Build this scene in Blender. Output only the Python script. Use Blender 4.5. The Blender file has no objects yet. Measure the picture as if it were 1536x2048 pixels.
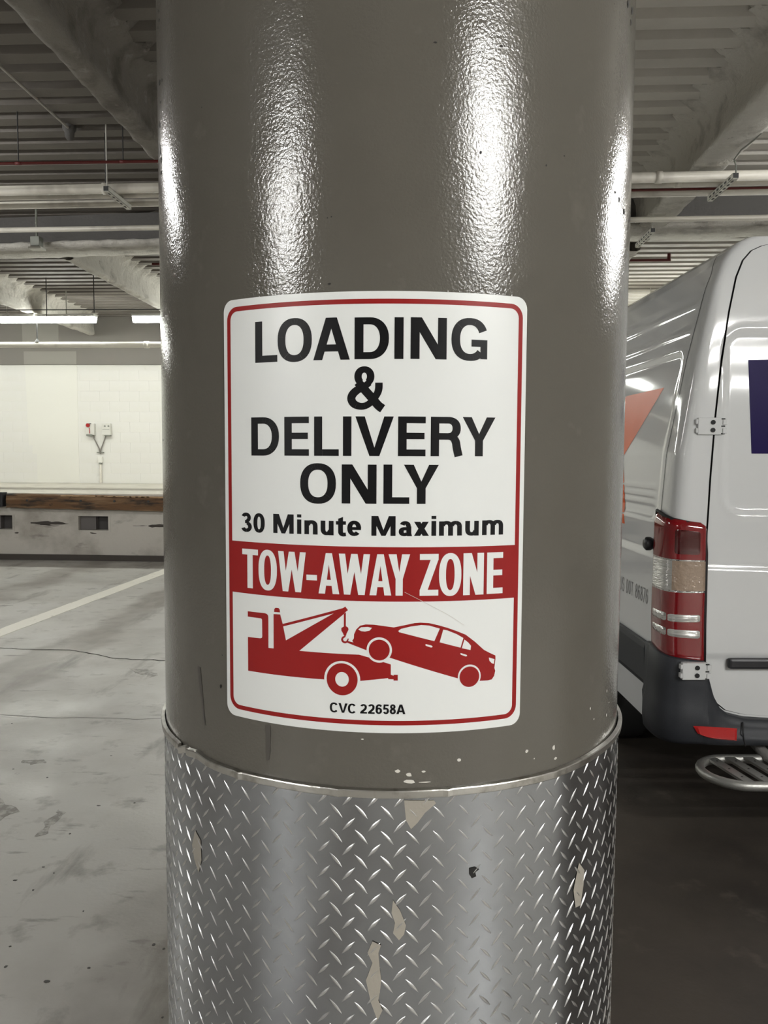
import bpy, bmesh, math, random
from math import sin, cos, pi, radians, sqrt, atan2, hypot
from mathutils import Vector, Matrix, noise
from mathutils.geometry import tessellate_polygon
random.seed(7)
SC = bpy.context.scene
COL = SC.collection

# ------------------------------------------------------------------ camera
YAW, PITCH, ROLL = radians(3.2), radians(4.2), radians(.32)
fw = Vector((-sin(YAW)*cos(PITCH), cos(YAW)*cos(PITCH), -sin(PITCH)))
rt = Vector((cos(YAW), sin(YAW), 0)); up = rt.cross(fw)
r2 = rt*cos(ROLL) + up*sin(ROLL); u2 = up*cos(ROLL) - rt*sin(ROLL)
cam = bpy.data.cameras.new('camera'); cob = bpy.data.objects.new('camera', cam); COL.objects.link(cob)
M4 = Matrix((r2, u2, -fw)).transposed().to_4x4(); M4.translation = (0, 0, 1.6)
cob.matrix_world = M4
cam.sensor_fit = 'VERTICAL'; cam.sensor_height = 36.0; cam.lens = 1600/2048*36
cam.clip_start = .05; cam.clip_end = 100
SC.camera = cob
# ------------------------------------------------------------------ world, exposure
w = bpy.data.worlds.new('world'); SC.world = w; w.use_nodes = True
w.node_tree.nodes['Background'].inputs[0].default_value = (.5, .5, .5, 1)
w.node_tree.nodes['Background'].inputs[1].default_value = .02
SC.view_settings.view_transform = 'Standard'; SC.view_settings.look = 'None'
SC.view_settings.gamma = 1; SC.view_settings.use_curve_mapping = False
LAMP, LAMPW = 20.5, 70.0
SC.view_settings.exposure = 1.1
SC.cycles.use_denoising = True
SC.cycles.max_bounces = 8
SC.cycles.sample_clamp_indirect = 8

# ------------------------------------------------------------------ materials
def mat(name, color, rough=.5, metal=0, spec=.5, bump=None, var=None, rvar=None, emit=None, coat=0, trans=0):
    """bump: list of (scale, distance, detail); var: list of (colour, scale, lo, hi, detail); rvar: (scale, rough2)"""
    m = bpy.data.materials.new(name); m.use_nodes = True
    nt = m.node_tree; N = nt.nodes; L = nt.links; b = N['Principled BSDF']
    b.inputs['Base Color'].default_value = (*color, 1); b.inputs['Roughness'].default_value = rough
    b.inputs['Metallic'].default_value = metal; b.inputs['Specular IOR Level'].default_value = spec
    b.inputs['Coat Weight'].default_value = coat; b.inputs['Transmission Weight'].default_value = trans
    tc = N.new('ShaderNodeTexCoord')
    if emit:
        b.inputs['Emission Color'].default_value = (*emit[0], 1); b.inputs['Emission Strength'].default_value = emit[1]
    def nz(scale, detail=3, stretch=None, rough=.5):
        n = N.new('ShaderNodeTexNoise'); n.inputs['Scale'].default_value = scale
        n.inputs['Detail'].default_value = detail; n.inputs['Roughness'].default_value = rough
        if stretch:
            mp = N.new('ShaderNodeMapping'); mp.inputs['Scale'].default_value = stretch
            L.new(tc.outputs['Object'], mp.inputs[0]); L.new(mp.outputs[0], n.inputs['Vector'])
        else:
            L.new(tc.outputs['Object'], n.inputs['Vector'])
        return n
    src = None
    if var:
        src = N.new('ShaderNodeRGB'); src.outputs[0].default_value = (*color, 1); src = src.outputs[0]
        for v in var:
            c, s, lo, hi, d = v[:5]; st = v[5] if len(v) > 5 else None
            n = nz(s, d, st, .6); r = N.new('ShaderNodeMapRange')
            r.inputs[1].default_value = lo; r.inputs[2].default_value = hi; L.new(n.outputs[0], r.inputs[0])
            mx = N.new('ShaderNodeMix'); mx.data_type = 'RGBA'
            L.new(r.outputs[0], mx.inputs[0]); L.new(src, mx.inputs[6]); mx.inputs[7].default_value = (*c, 1)
            src = mx.outputs[2]
        L.new(src, b.inputs['Base Color'])
    if rvar:
        n = nz(rvar[0], 4); r = N.new('ShaderNodeMapRange'); r.inputs[1].default_value = .35; r.inputs[2].default_value = .65
        r.inputs[3].default_value = rough; r.inputs[4].default_value = rvar[1]
        L.new(n.outputs[0], r.inputs[0]); L.new(r.outputs[0], b.inputs['Roughness'])
    if bump:
        prev = None
        for bb in bump:
            s, dist, d = bb[:3]; st = bb[3] if len(bb) > 3 else None
            n = nz(s, d, st); bp = N.new('ShaderNodeBump'); bp.inputs['Distance'].default_value = dist
            bp.inputs['Strength'].default_value = 1
            L.new(n.outputs[0], bp.inputs['Height'])
            if prev: L.new(prev.outputs[0], bp.inputs['Normal'])
            prev = bp
        L.new(prev.outputs[0], b.inputs['Normal'])
    return m

PAINT = mat('column_paint', (.108, .101, .086), .11, spec=.5, bump=[(7, .0012, 2), (50, .0003, 2), (240, .00045, 2)],
            var=[((.096, .089, .075), 3.0, .45, .8, 3), ((.125, .117, .10), 12, .62, .75, 4)], rvar=(5, .16))
DARKCHIP = mat('dark_chip', (.012, .011, .010), .8)
SMEAR = mat('rubber_smear', (.075, .068, .06), .42)
WCHIP = mat('pale_chip', (.62, .60, .55), .6)
VINYL = mat('white_vinyl', (.76, .78, .77), .32, bump=[(22, .0006, 2), (90, .00006, 2)])
RED = mat('red_ink', (.27, .008, .008), .42, spec=.3, bump=[(22, .0006, 2)])
BLACK = mat('black_ink', (.004, .004, .005), .42, spec=.22, bump=[(22, .0006, 2)])
ALU = mat('aluminium_plate', (.39, .405, .43), .19, metal=1, bump=[(4, .0035, 2, (1, 1, .5))],
          var=[((.33, .34, .36), 3, .5, .75, 4)], rvar=(9, .26))
ALUT = mat('aluminium_tread', (.60, .60, .60), .33, metal=1)
RIM = mat('aluminium_rim', (.55, .54, .51), .34, metal=1, bump=[(90, .0006, 3)], var=[((.33, .31, .28), 30, .5, .7, 4)])
TAPE = mat('tape_residue', (.34, .315, .27), .45, bump=[(200, .0004, 2)])
FLOOR = mat('floor_concrete', (.50, .485, .45), .28,
            var=[((.33, .31, .28), .55, .50, .68, 6), ((.52, .51, .48), 1.3, .50, .70, 8), ((.17, .155, .135), 1.9, .58, .72, 9, (1.6, .4, 1)), ((.20, .185, .165), 7, .60, .72, 8, (.5, 1.6, 1)),
                 ((.10, .095, .085), 14, .70, .76, 6), ((.24, .225, .2), 5, .58, .75, 8)],
            rvar=(1.6, .46), bump=[(3, .004, 4), (60, .0008, 4)])
def tyre_tracks(m, xs, col):
    # soft grimy tyre tracks worn along the driving direction
    nt = m.node_tree; N = nt.nodes; L = nt.links; b = N['Principled BSDF']; tc = N.new('ShaderNodeTexCoord'); sx = N.new('ShaderNodeSeparateXYZ'); L.new(tc.outputs['Object'], sx.inputs[0])
    src = b.inputs['Base Color'].links[0].from_socket
    def M(op, a, c=None):
        q = N.new('ShaderNodeMath'); q.operation = op
        for i, v in enumerate((a, c)):
            if v is None: continue
            if isinstance(v, (int, float)): q.inputs[i].default_value = v
            else: L.new(v, q.inputs[i])
        return q.outputs[0]
    n1 = N.new('ShaderNodeTexNoise'); n1.inputs['Scale'].default_value = 1.4; n1.inputs['Detail'].default_value = 6; L.new(tc.outputs['Object'], n1.inputs[0])
    n2 = N.new('ShaderNodeTexNoise'); n2.inputs['Scale'].default_value = 5; n2.inputs['Detail'].default_value = 8; L.new(tc.outputs['Object'], n2.inputs[0])
    xx = M('ADD', sx.outputs[0], M('MULTIPLY', M('SUBTRACT', n1.outputs[0], .5), .7)); tot = 0
    for x0, wd, st in xs:
        d = M('ABSOLUTE', M('SUBTRACT', xx, x0)); r = N.new('ShaderNodeMapRange'); r.interpolation_type = 'SMOOTHSTEP'
        r.inputs[1].default_value = wd*1.5; r.inputs[2].default_value = wd*.55; r.inputs[3].default_value = 0; r.inputs[4].default_value = st; L.new(d, r.inputs[0]); tot = M('MAXIMUM', tot, r.outputs[0])
    fac = M('MULTIPLY', tot, M('ADD', M('MULTIPLY', n2.outputs[0], 1.2), .25))
    mx = N.new('ShaderNodeMix'); mx.data_type = 'RGBA'; mx.clamp_factor = True; L.new(fac, mx.inputs[0]); L.new(src, mx.inputs[6]); mx.inputs[7].default_value = (*col, 1); L.new(mx.outputs[2], b.inputs['Base Color'])
tyre_tracks(FLOOR, [(-2.93, .17, .75), (-4.75, .22, .55), (-6.6, .25, .6), (-8.4, .25, .5), (-.75, .22, .5)], (.19, .165, .14))
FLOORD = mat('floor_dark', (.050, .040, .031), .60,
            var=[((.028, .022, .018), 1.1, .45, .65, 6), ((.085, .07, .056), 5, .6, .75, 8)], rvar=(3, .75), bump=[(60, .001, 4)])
STRIPE = mat('stripe_paint', (.85, .82, .73), .5, var=[((.40, .38, .33), 9, .60, .75, 6)])
CRACK = mat('crack', (.05, .045, .04), .9)
DOCKW = mat('dock_wall_paint', (.50, .475, .425), .7, var=[((.33, .305, .265), 1.6, .46, .68, 8), ((.18, .165, .145), 4, .60, .74, 8, (.5, 1, 1.6)), ((.10, .09, .08), 9, .72, .80, 5)], bump=[(20, .003, 4)])
DOCKTOP = mat('dock_top', (.60, .57, .50), .6, var=[((.45, .42, .36), 2, .5, .7, 6)])
WOOD = mat('old_timber', (.135, .070, .030), .75, var=[((.24, .15, .08), 5, .50, .66, 7, (.3, 1, 5)), ((.022, .016, .012), 2.4, .47, .58, 7, (.6, 1, 3)), ((.02, .016, .012), 8, .66, .74, 4)], bump=[(30, .01, 5, (.15, 1, 3))])
WOODL = mat('split_timber', (.46, .30, .17), .7)
KICK = mat('dark_base', (.055, .047, .04), .8)
NICHE = mat('niche_dark', (.055, .050, .048), .7)
NICHE2 = mat('niche_grey', (.115, .105, .10), .7)
RUBBER = mat('rubber', (.012, .012, .014), .6, bump=[(40, .003, 3)])
WALLW = mat('wall_white', (.74, .73, .69), .55, var=[((.72, .71, .65), .8, .45, .7, 4), ((.60, .58, .50), 3.3, .64, .8, 6)], bump=[(60, .001, 3)])
WALLG = mat('wall_grey', (.19, .175, .155), .6, var=[((.20, .18, .16), 1.2, .5, .75, 5)])
WALLP = mat('wall_patch', (.27, .255, .225), .6)
WALLQ = mat('wall_patch_cream', (.76, .75, .69), .5)
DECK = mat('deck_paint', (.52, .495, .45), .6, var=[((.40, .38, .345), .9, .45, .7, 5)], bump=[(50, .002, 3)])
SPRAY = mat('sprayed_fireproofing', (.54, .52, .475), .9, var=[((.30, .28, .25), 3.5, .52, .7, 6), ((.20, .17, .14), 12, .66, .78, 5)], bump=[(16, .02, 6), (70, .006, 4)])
DECKDIM = mat('deck_dimmed', (.185, .167, .147), .65, var=[((.12, .107, .094), .8, .42, .68, 5)], bump=[(50, .002, 3)])  # darker copy of the deck paint; dimmer light at left put into the colour
SPRAYDIM = mat('dimmed_fireproofing', (.25, .233, .208), .9, var=[((.15, .135, .118), 3.5, .5, .68, 6), ((.34, .32, .29), 9, .6, .72, 5)], bump=[(16, .02, 6), (70, .006, 4)])  # darker copy of the spray for the left beam, its dim light painted in
GIRD = mat('girder_paint', (.11, .105, .10), .8, bump=[(20, .01, 5)])
PIPEW = mat('pipe_white', (.72, .69, .61), .4, var=[((.52, .49, .43), 2.2, .55, .7, 4)])
PIPER = mat('pipe_red', (.12, .014, .012), .5)
STEELW = mat('strut_white', (.66, .65, .60), .45)
DARK = mat('dark_metal', (.03, .03, .03), .6)
HOUS = mat('fixture_white', (.75, .75, .72), .4)
LENSF = mat('unseen_fixture_lens_front', (.9, .9, .88), .5, emit=((1.0, .995, .97), LAMPW*.6))
LENS = mat('fixture_lens', (.9, .9, .88), .5, emit=((.975, 1.0, .93), LAMP))
LENSW = mat('unseen_fixture_lens_back', (.9, .9, .88), .5, emit=((1.0, .995, .97), LAMPW))
VWHITE = mat('van_paint', (.59, .60, .60), .06, spec=.42)
VGAP = mat('van_gap', (.006, .006, .007), .7)
VPLAST = mat('van_plastic', (.020, .022, .027), .5, spec=.35, bump=[(400, .0004, 2)])
VPLAST2 = mat('van_trim_black', (.015, .015, .018), .4)
VRED = mat('lens_red', (.18, .003, .006), .10, coat=1)
VREDD = mat('lens_dark_red', (.055, .001, .002), .12, coat=1)
VREDB = mat('reflector_red', (.42, .012, .012), .3, coat=.5)
VCLEAR = mat('lens_clear', (.60, .60, .58), .12, metal=.5, coat=1, bump=[(60, .004, 1, (.2, .2, 6))])
VAMB = mat('lens_amber', (.30, .22, .16), .15, coat=1, bump=[(55, .006, 2)])
VCH = mat('lens_chrome', (.62, .62, .62), .2, metal=1, bump=[(60, .006, 2)])
PURPLE = mat('purple_vinyl', (.009, .003, .055), .35, spec=.05)
ORANGE = mat('orange_vinyl', (.72, .14, .045), .35, spec=.08)
GREYTXT = mat('grey_vinyl', (.20, .20, .20), .4)
TYRE = mat('tyre', (.012, .012, .012), .8)
STEPM = mat('galvanised_step', (.40, .40, .38), .45, metal=.8, bump=[(120, .001, 3)])
WINDS = mat('windscreen', (.01, .012, .014), .05, coat=1)
CONC = mat('plain_wall', (.30, .285, .26), .7, var=[((.22, .21, .19), 1.2, .5, .7, 5)])
SWITCHR = mat('switch_red', (.38, .02, .02), .4)
GREYP = mat('grey_plastic', (.22, .23, .20), .5)

# ------------------------------------------------------------------ helpers
def obj(name, me, m, parent=None, smooth=False):
    if isinstance(me, bmesh.types.BMesh):
        d = bpy.data.meshes.new(name); me.to_mesh(d); me.free(); me = d
    if m is not None:
        for q in (m if isinstance(m, (list, tuple)) else [m]): me.materials.append(q)
    if smooth: me.shade_smooth()
    o = bpy.data.objects.new(name, me); COL.objects.link(o)
    if parent: o.parent = parent
    return o
def tag(o, label=None, cat=None, group=None, kind=None):
    if label: o['label'] = label
    if cat: o['category'] = cat
    if group: o['group'] = group
    if kind: o['kind'] = kind
    return o
def empty(name, loc=(0, 0, 0), rz=0):
    o = bpy.data.objects.new(name, None); COL.objects.link(o); o.location = loc; o.rotation_euler = (0, 0, rz)
    o.empty_display_size = .1
    return o
def pyd(vs, fs): 
    me = bpy.data.meshes.new('m'); me.from_pydata(vs, [], fs); me.update(); return me
class MB:
    def __init__(s): s.v = []; s.f = []
    def add(s, vs, fs):
        n = len(s.v); s.v += [tuple(v) for v in vs]; s.f += [tuple(i+n for i in f) for f in fs]; return s
    def box(s, a, b):
        (x0, y0, z0), (x1, y1, z1) = a, b
        return s.add([(x0, y0, z0), (x1, y0, z0), (x1, y1, z0), (x0, y1, z0), (x0, y0, z1), (x1, y0, z1), (x1, y1, z1), (x0, y1, z1)],
              [(0, 3, 2, 1), (4, 5, 6, 7), (0, 1, 5, 4), (1, 2, 6, 5), (2, 3, 7, 6), (3, 0, 4, 7)])
    def cbox(s, a, b, c=.004):
        """box with chamfered edges along its longest-looking silhouettes"""
        bm = bmesh.new(); bmesh.ops.create_cube(bm, size=1)
        for v in bm.verts: v.co = Vector([(a[i]+b[i])/2 + v.co[i]*(b[i]-a[i]) for i in range(3)])
        bmesh.ops.bevel(bm, geom=list(bm.edges), offset=c, segments=2, profile=.6, affect='EDGES')
        bm.verts.ensure_lookup_table()
        s.add([v.co for v in bm.verts], [[v.index for v in f.verts] for f in bm.faces]); bm.free(); return s
    def tube(s, pts, r, n=10, cap=True, closed=False):
        pts = [Vector(p) for p in pts]; rings = []; K = len(pts)
        d0 = (pts[1]-pts[0]).normalized(); nn = d0.orthogonal().normalized()
        for i, p in enumerate(pts):
            if closed: d = (pts[(i+1) % K]-pts[i-1]).normalized()
            elif i == 0: d = d0
            elif i == K-1: d = (pts[-1]-pts[-2]).normalized()
            else: d = ((pts[i+1]-p).normalized()+(p-pts[i-1]).normalized()).normalized()
            nn = (nn-d*nn.dot(d)).normalized(); bb = d.cross(nn)
            rr = r[i] if isinstance(r, (list, tuple)) else r
            rings.append([p+nn*cos(2*pi*k/n)*rr+bb*sin(2*pi*k/n)*rr for k in range(n)])
        vs = [v for q in rings for v in q]; fs = []
        for i in range(K if closed else K-1):
            j = (i+1) % K
            for k in range(n): fs.append((i*n+k, i*n+(k+1) % n, j*n+(k+1) % n, j*n+k))
        if cap and not closed: fs += [tuple(range(n))[::-1], tuple((K-1)*n+k for k in range(n))]
        return s.add(vs, fs)
    def grid(s, f, nu, nv):
        return s.add([f(i, j) for i in range(nu) for j in range(nv)],
                     [(i*nv+j, (i+1)*nv+j, (i+1)*nv+j+1, i*nv+j+1) for i in range(nu-1) for j in range(nv-1)])
    def prism(s, poly, y0, y1, plane='xz'):
        n = len(poly)
        if plane == 'xz': vs = [(a, y0, b) for a, b in poly]+[(a, y1, b) for a, b in poly]
        else: vs = [(a, b, y0) for a, b in poly]+[(a, b, y1) for a, b in poly]
        tri = tessellate_polygon([[Vector((a, b, 0)) for a, b in poly]])
        fs = [tuple(t) for t in tri]+[tuple(i+n for i in t)[::-1] for t in tri]+[(i, (i+1) % n, (i+1) % n+n, i+n) for i in range(n)]
        return s.add(vs, fs)
    def build(s, name, m, parent=None, smooth=False, fix=True):
        me = pyd(s.v, s.f)
        if fix:
            bm = bmesh.new(); bm.from_mesh(me); bmesh.ops.recalc_face_normals(bm, faces=bm.faces); bm.to_mesh(me); bm.free()
        return obj(name, me, m, parent, smooth)
def interp(x, T):
    if x <= T[0][0]: return T[0][1]
    for (a, p), (b, q) in zip(T, T[1:]):
        if x <= b: return p+(q-p)*(x-a)/(b-a) if b > a else q
    return T[-1][1]
def sm(a, b, x):
    t = max(0, min(1, (x-a)/(b-a))); return t*t*(3-2*t)
def struct(o): o['kind'] = 'structure'; return o

# ------------------------------------------------------------------ setting: floor, walls, ceiling
X0, X1, Y0, Y1, ZC = -13.0, 10.0, -9.0, 15.7, 4.254
floor = struct(MB().box((X0, Y0, -.2), (X1, Y1, 0)).build('floor', FLOOR))
def blob(pts, z0, z1): return MB().prism(pts, z0, z1, 'xy')
# thin dark brown layer over the floor of the van bay, its edge wanders
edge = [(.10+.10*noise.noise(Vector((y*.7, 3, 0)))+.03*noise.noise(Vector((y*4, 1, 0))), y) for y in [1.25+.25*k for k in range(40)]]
blob(edge+[(9.9, edge[-1][1])]+[(9.9-.3*k, 1.25+.12*noise.noise(Vector((k*.8, 2, 0)))) for k in range(32)], .0, .003).build('dark_ground', FLOORD, floor)['label'] = 'dark brown ground surface under the van'
# parking stripe
sp = []
for k in range(60):
    y = 5.4+k*.1; x = -3.855+.0625*(y-5.4); sp.append((x-.092+.012*noise.noise(Vector((y*5, 0, 0))), y, x+.092+.012*noise.noise(Vector((y*5, 9, 0)))))
blob([(a, y) for a, y, b in sp]+[(b, y) for a, y, b in sp[::-1]], 0, .002).build('parking_stripe', STRIPE, floor)['label'] = 'worn cream painted line on grey concrete'
def crack(pts, wd):
    P = []
    for (a, b), (c, d) in zip(pts, pts[1:]):
        n = max(2, int(hypot(c-a, d-b)/.05))
        for i in range(n):
            t = i/n; P.append((a+(c-a)*t+.012*noise.noise(Vector((a+t*3, b*7, 1))), b+(d-b)*t+.02*noise.noise(Vector((a*9+t*6, b, 5)))))
    m = MB(); 
    for p in (P,):
        vs = []
        for x, y in p:
            q = wd*(.5+.8*abs(noise.noise(Vector((x*8, y*8, 2))))); vs += [(x, y-q, .0012), (x, y+q, .0012)]
        m.add(vs, [(2*i, 2*i+2, 2*i+3, 2*i+1) for i in range(len(p)-1)])
    return m.build('floor_crack', CRACK, floor)
crack([(-6, 6.4), (-3.48, 6.234), (-3.21, 6.205), (-2.88, 6.214), (-2.58, 6.077), (-2.44, 5.98), (-2.01, 5.952), (-.5, 5.8)], .012)
crack([(-3.6, 4.75), (-2.9, 4.66), (-2.3, 4.6), (-1.5, 4.62)], .0035)
crack([(-6.0, 8.2), (-4.6, 7.9), (-4.25, 8.0)], .010)

GRIME = mat('grime', (.22, .205, .18), .45, var=[((.42, .40, .37), 22, .46, .58, 8)])
for q in ([(-1.97, 3.49), (-1.82, 3.35), (-1.85, 3.22), (-2.1, 3.1), (-2.15, 3.3)], [(-1.63, 3.16), (-1.645, 3.29), (-1.63, 3.4), (-1.60, 3.36), (-1.595, 3.22), (-1.6, 3.15)], [(-2.08, 3.94), (-1.99, 3.95), (-1.96, 3.9), (-2.03, 3.88)], [(-2.2, 5.70), (-2.06, 5.69), (-1.92, 5.56), (-1.97, 5.5), (-2.1, 5.6)]):
    c = Vector((sum(a for a, b in q)/len(q), sum(b for a, b in q)/len(q), 0)); pp = []
    for (a, b), (c_, d) in zip(q, q[1:]+q[:1]):
        for k in range(5): t = k/5; x = a+(c_-a)*t; y = b+(d-b)*t; pp.append((x+.03*noise.noise(Vector((x*20, y*20, 1))), y+.04*noise.noise(Vector((x*20, y*20, 7)))))
    blob(pp, 0, .0008).build('floor_scuff', GRIME, floor)
SPOT = mat('oil_spot', (.05, .045, .04), .5)
for i, (x, y) in enumerate([(-2.44, 4.48), (-2.08, 3.82), (-1.86, 3.73), (-1.66, 4.03), (-1.33, 3.48), (-1.49, 3.17), (-1.48, 3.44), (-1.41, 2.86), (-1.43, 2.74), (-1.47, 2.9), (-1.19, 2.62), (-1.3, 2.31), (-1.34, 2.41), (-.88, 2.45), (-.84, 2.43), (-1.14, 2.25), (-1.04, 2.32), (-.74, 2.12), (-1.53, 2.8)]):
    r = .003+.004*random.random(); e = 1+1.5*random.random()*(i % 3 == 0)
    blob([(x+r*e*cos(k*pi/4)*(.7+.5*random.random()), y+r*sin(k*pi/4)*(.7+.5*random.random())) for k in range(8)], 0, .0009).build('floor_speck', SPOT, floor)

# back wall above the dock: painted blockwork, grey upper band
BW, BH = .40, .2035
m1 = MB().box((X0, 15.7, 0), (X1, 15.9, 4.4)); wallb = struct(m1.build('wall_back', WALLW))
# blocks that the picture shows, built one by one with shallow joints
bmblk = MB().cbox((-.1996, 0, -.1013), (.1996, .012, .1013), .0010)
blk_mesh = None
for r in range(12):
    for c in range(11):
        zc = .97+BH*(r+.5)
        if zc+.1 > 3.32: continue
        xc = -8.75+BW*(c+.5*(r % 2))
        if blk_mesh is None:
            o = bmblk.build('wall_block', WALLW, wallb); blk_mesh = o.data
        else:
            o = bpy.data.objects.new('wall_block', blk_mesh); COL.objects.link(o); o.parent = wallb
        o.location = (xc, 15.6902+.0005*random.random(), zc)
MB().box((X0, 15.672, 3.315), (X1, 15.70, 4.27)).build('upper_paint_band', WALLG, wallb)['label'] = 'dark grey painted upper band of the wall'
MB().box((-8.07, 15.668, 3.32), (-7.0, 15.68, 3.58)).build('paint_patch', WALLP, wallb)['label'] = 'paler grey rectangle on the dark upper band'
MB().box((-8.09, 15.668, 3.70), (-7.35, 15.68, 4.2)).build('paint_patch', WALLP, wallb)['label'] = 'paler grey rectangle on the dark upper band'
MB().prism([(-8.06, 3.31), (-7.0, 3.31), (-7.0, .972), (-7.86, .972), (-7.86, 1.55), (-7.95, 1.55), (-7.95, 1.72), (-8.02, 1.72)], 15.684, 15.690).build('paint_patch', WALLQ, wallb)['label'] = 'cream repainted rectangle on the white blockwork'
struct(MB().box((X0-.2, Y0, 0), (X0, Y1+.2, 4.4)).build('wall_left', CONC))
struct(MB().box((X1, Y0, 0), (X1+.2, Y1+.2, 4.4)).build('wall_right', CONC))
struct(MB().box((X0-.2, Y0-.2, 0), (X1+.2, Y0, 4.4)).build('wall_front', CONC))

# corrugated deck
PT = .2545; prof = []
y = 5.048-PT*60
while y < Y1+.2:
    prof += [(y, 0), (y+.018, .062), (y+.098, .062), (y+.122, 0)]; y += PT
prof = [(a, b) for a, b in prof if Y0-.1 < a < Y1+.1]
m = MB(); n = len(prof)
m.add([(-.6, a, ZC+b) for a, b in prof]+[(X1, a, ZC+b) for a, b in prof], [(i, i+1, n+i+1, n+i) for i in range(n-1)])
ceil = struct(m.build('ceiling', DECK, fix=False))
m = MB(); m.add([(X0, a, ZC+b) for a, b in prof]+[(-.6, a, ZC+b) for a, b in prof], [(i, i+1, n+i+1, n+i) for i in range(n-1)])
m.build('dimmed_deck', DECKDIM, ceil, fix=False)['label'] = 'brown-grey corrugated deck left of the column, dimmer light in its colour'
MB().box((X0-.2, Y0-.2, ZC+.10), (X1+.2, Y1+.2, ZC+.25)).build('roof_slab', CONC, ceil)

# sprayed beams running to the dock
def beam(xc, half, y0, y1, label, depth=.38, mt=SPRAY):
    sec = [(-half-.16, .03), (-half-.10, -.015), (-half-.03, -.05), (-half, -.11), (-half+.004, -.22), (-half-.012, -depth+.05), (-half-.014, -depth+.015), (-half+.02, -depth),
           (half-.02, -depth), (half+.014, -depth+.015), (half+.012, -depth+.05), (half-.004, -.22), (half, -.11), (half+.03, -.05), (half+.10, -.015), (half+.16, .03)]
    st = .05; ny = int((y1-y0)/st)
    def f(i, j):
        x, z = sec[j]; yy = y0+i*st
        if j in (0, 1, 14, 15): x += (.05*noise.noise(Vector((0, yy*9, j)))+.03*sin(yy/PT*2*pi))*(1 if j > 8 else -1)
        k = .013; nv = noise.noise_vector(Vector((x*9+xc, yy*7, z*9))); nw = noise.noise_vector(Vector((x*28+xc, yy*22, z*28)))
        return (xc+x+k*nv.x+.006*nw.x, yy, ZC+z+k*nv.z+.006*nw.z)
    o = MB().grid(f, ny, len(sec)).build('ceiling_beam', mt, smooth=True)
    # spray plugs closing each flute beside the beam
    mp = MB(); yk = 5.048-PT*60
    while yk < y1-.2:
        if yk > y0+.1:
            for sg in (-1, 1):
                e = .13+.05*random.random(); a = yk+.012; b = yk+.108; xo = xc+sg*half
                mp.add([(xo, a, ZC+.0), (xo, b, ZC+.0), (xo+sg*e, b-.01, ZC+.005), (xo+sg*e, a+.01, ZC+.005), (xo+sg*(e+.07), a+.02, ZC+.06), (xo+sg*(e+.07), b-.02, ZC+.06), (xo, a, ZC+.06), (xo, b, ZC+.06)],
                       [(0, 1, 2, 3), (3, 2, 5, 4), (0, 3, 4, 6), (1, 7, 5, 2)])
        yk += PT
    q = mp.build('flute_plugs', mt, o); q['kind'] = 'stuff'
    tag(o, label, 'beam', kind='structure'); return o
beam(-2.108, .062, Y0+.1, 9.2, 'rough sprayed ceiling beam running overhead at upper left corner of the view', mt=SPRAYDIM)
beam(2.21, .12, Y0+.1, 9.0, 'wide sprayed ceiling beam crossing the upper right corner above the van')
beam(-4.31, .05, 9.5, 15.6, 'sprayed ceiling beam beyond the girder ending above the right-hand lit strip')
beam(-6.62, .055, 9.5, 15.6, 'leftmost sprayed ceiling beam beyond the girder')
beam(2.21, .12, 9.3, 15.6, 'sprayed ceiling beam behind the van roof')
def girder():
    o = empty('ceiling_girder', (0, 8.76, 0), -.078)
    sec = [(-.02, .03), (-.03, -.28), (-.20, -.32), (-.26, -.345), (-.25, -.385), (.25, -.385), (.26, -.345), (.20, -.32), (.03, -.28), (.02, .03)]
    def f(i, j):
        yy, z = sec[j]; x = -12.5+i*.06; nv = noise.noise_vector(Vector((x*7, yy*9, z*9)))
        k = .018 if 2 <= j <= 7 else .006
        return (x, yy+k*nv.y, ZC+z+k*nv.z*.7)
    w_ = MB().grid(f, 360, 10).build('girder_body', SPRAY, o, smooth=True)
    MB().box((-12.5, -.055, -.30+ZC), (9.0, -.045, ZC)).build('girder_web', GIRD, o)['label'] = 'dark grey web above the sprayed flange'
    tag(o, 'sprayed steel cross girder spanning below the deck above the pipes', 'girder', kind='structure')
girder()

# pipes
YL, ZF, LF = 13.2, 3.80, 1.0
def ypipe(x, z, y0, r, x0, x1, m, name, label, cat='pipe', cps=(), slope=-.022):
    t = empty(name, (x0, y0+slope*(x0-x), z)); L_ = x1-x0
    MB().tube([(0, 0, 0), (L_, slope*L_, 0)], r, 16).build('pipe_run', m, t, smooth=True)
    for cx in cps:
        d = cx-x0; MB().tube([(d-.025, slope*d, 0), (d+.025, slope*d, 0)], r*1.16, 16).build('coupling', m, t, smooth=True)
        if cx < .5 or cx > 4: MB().tube([(d, slope*d, r*.9), (d, slope*d, ZC-z+.02)], .005, 6).build('hanger_rod', DARK, t)
    tag(t, label, cat); return t
ypipe(0, 3.80, 6.69, .040, -12.5, 9, PIPEW, 'ceiling_pipe', 'thick white pipe across the view, nearest under the ceiling', cps=(-9.5, -6.2, -2.73, .6, 1.80, 4.3))
ypipe(0, 3.80, 6.86, .026, -12.5, 9, PIPEW, 'ceiling_pipe', 'slimmer white pipe directly behind the thick white pipe', cps=(-7, -3.9, 2.0, 5))
ypipe(0, 3.80, 7.08, .033, -12.5, 9, PIPEW, 'ceiling_pipe', 'medium white pipe furthest back of the close pipe cluster', cps=(-6.6, 3.1))
ypipe(0, 3.79, 6.965, .010, -.3, 9, PIPER, 'sprinkler_pipe', 'thin red pipe squeezed between the white pipes at right')
ypipe(0, 3.83, 7.96, .025, -12.5, 9, PIPEW, 'ceiling_pipe', 'single white pipe in front of the girder', cps=(-5, -.5, 1.7, 5))
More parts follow.
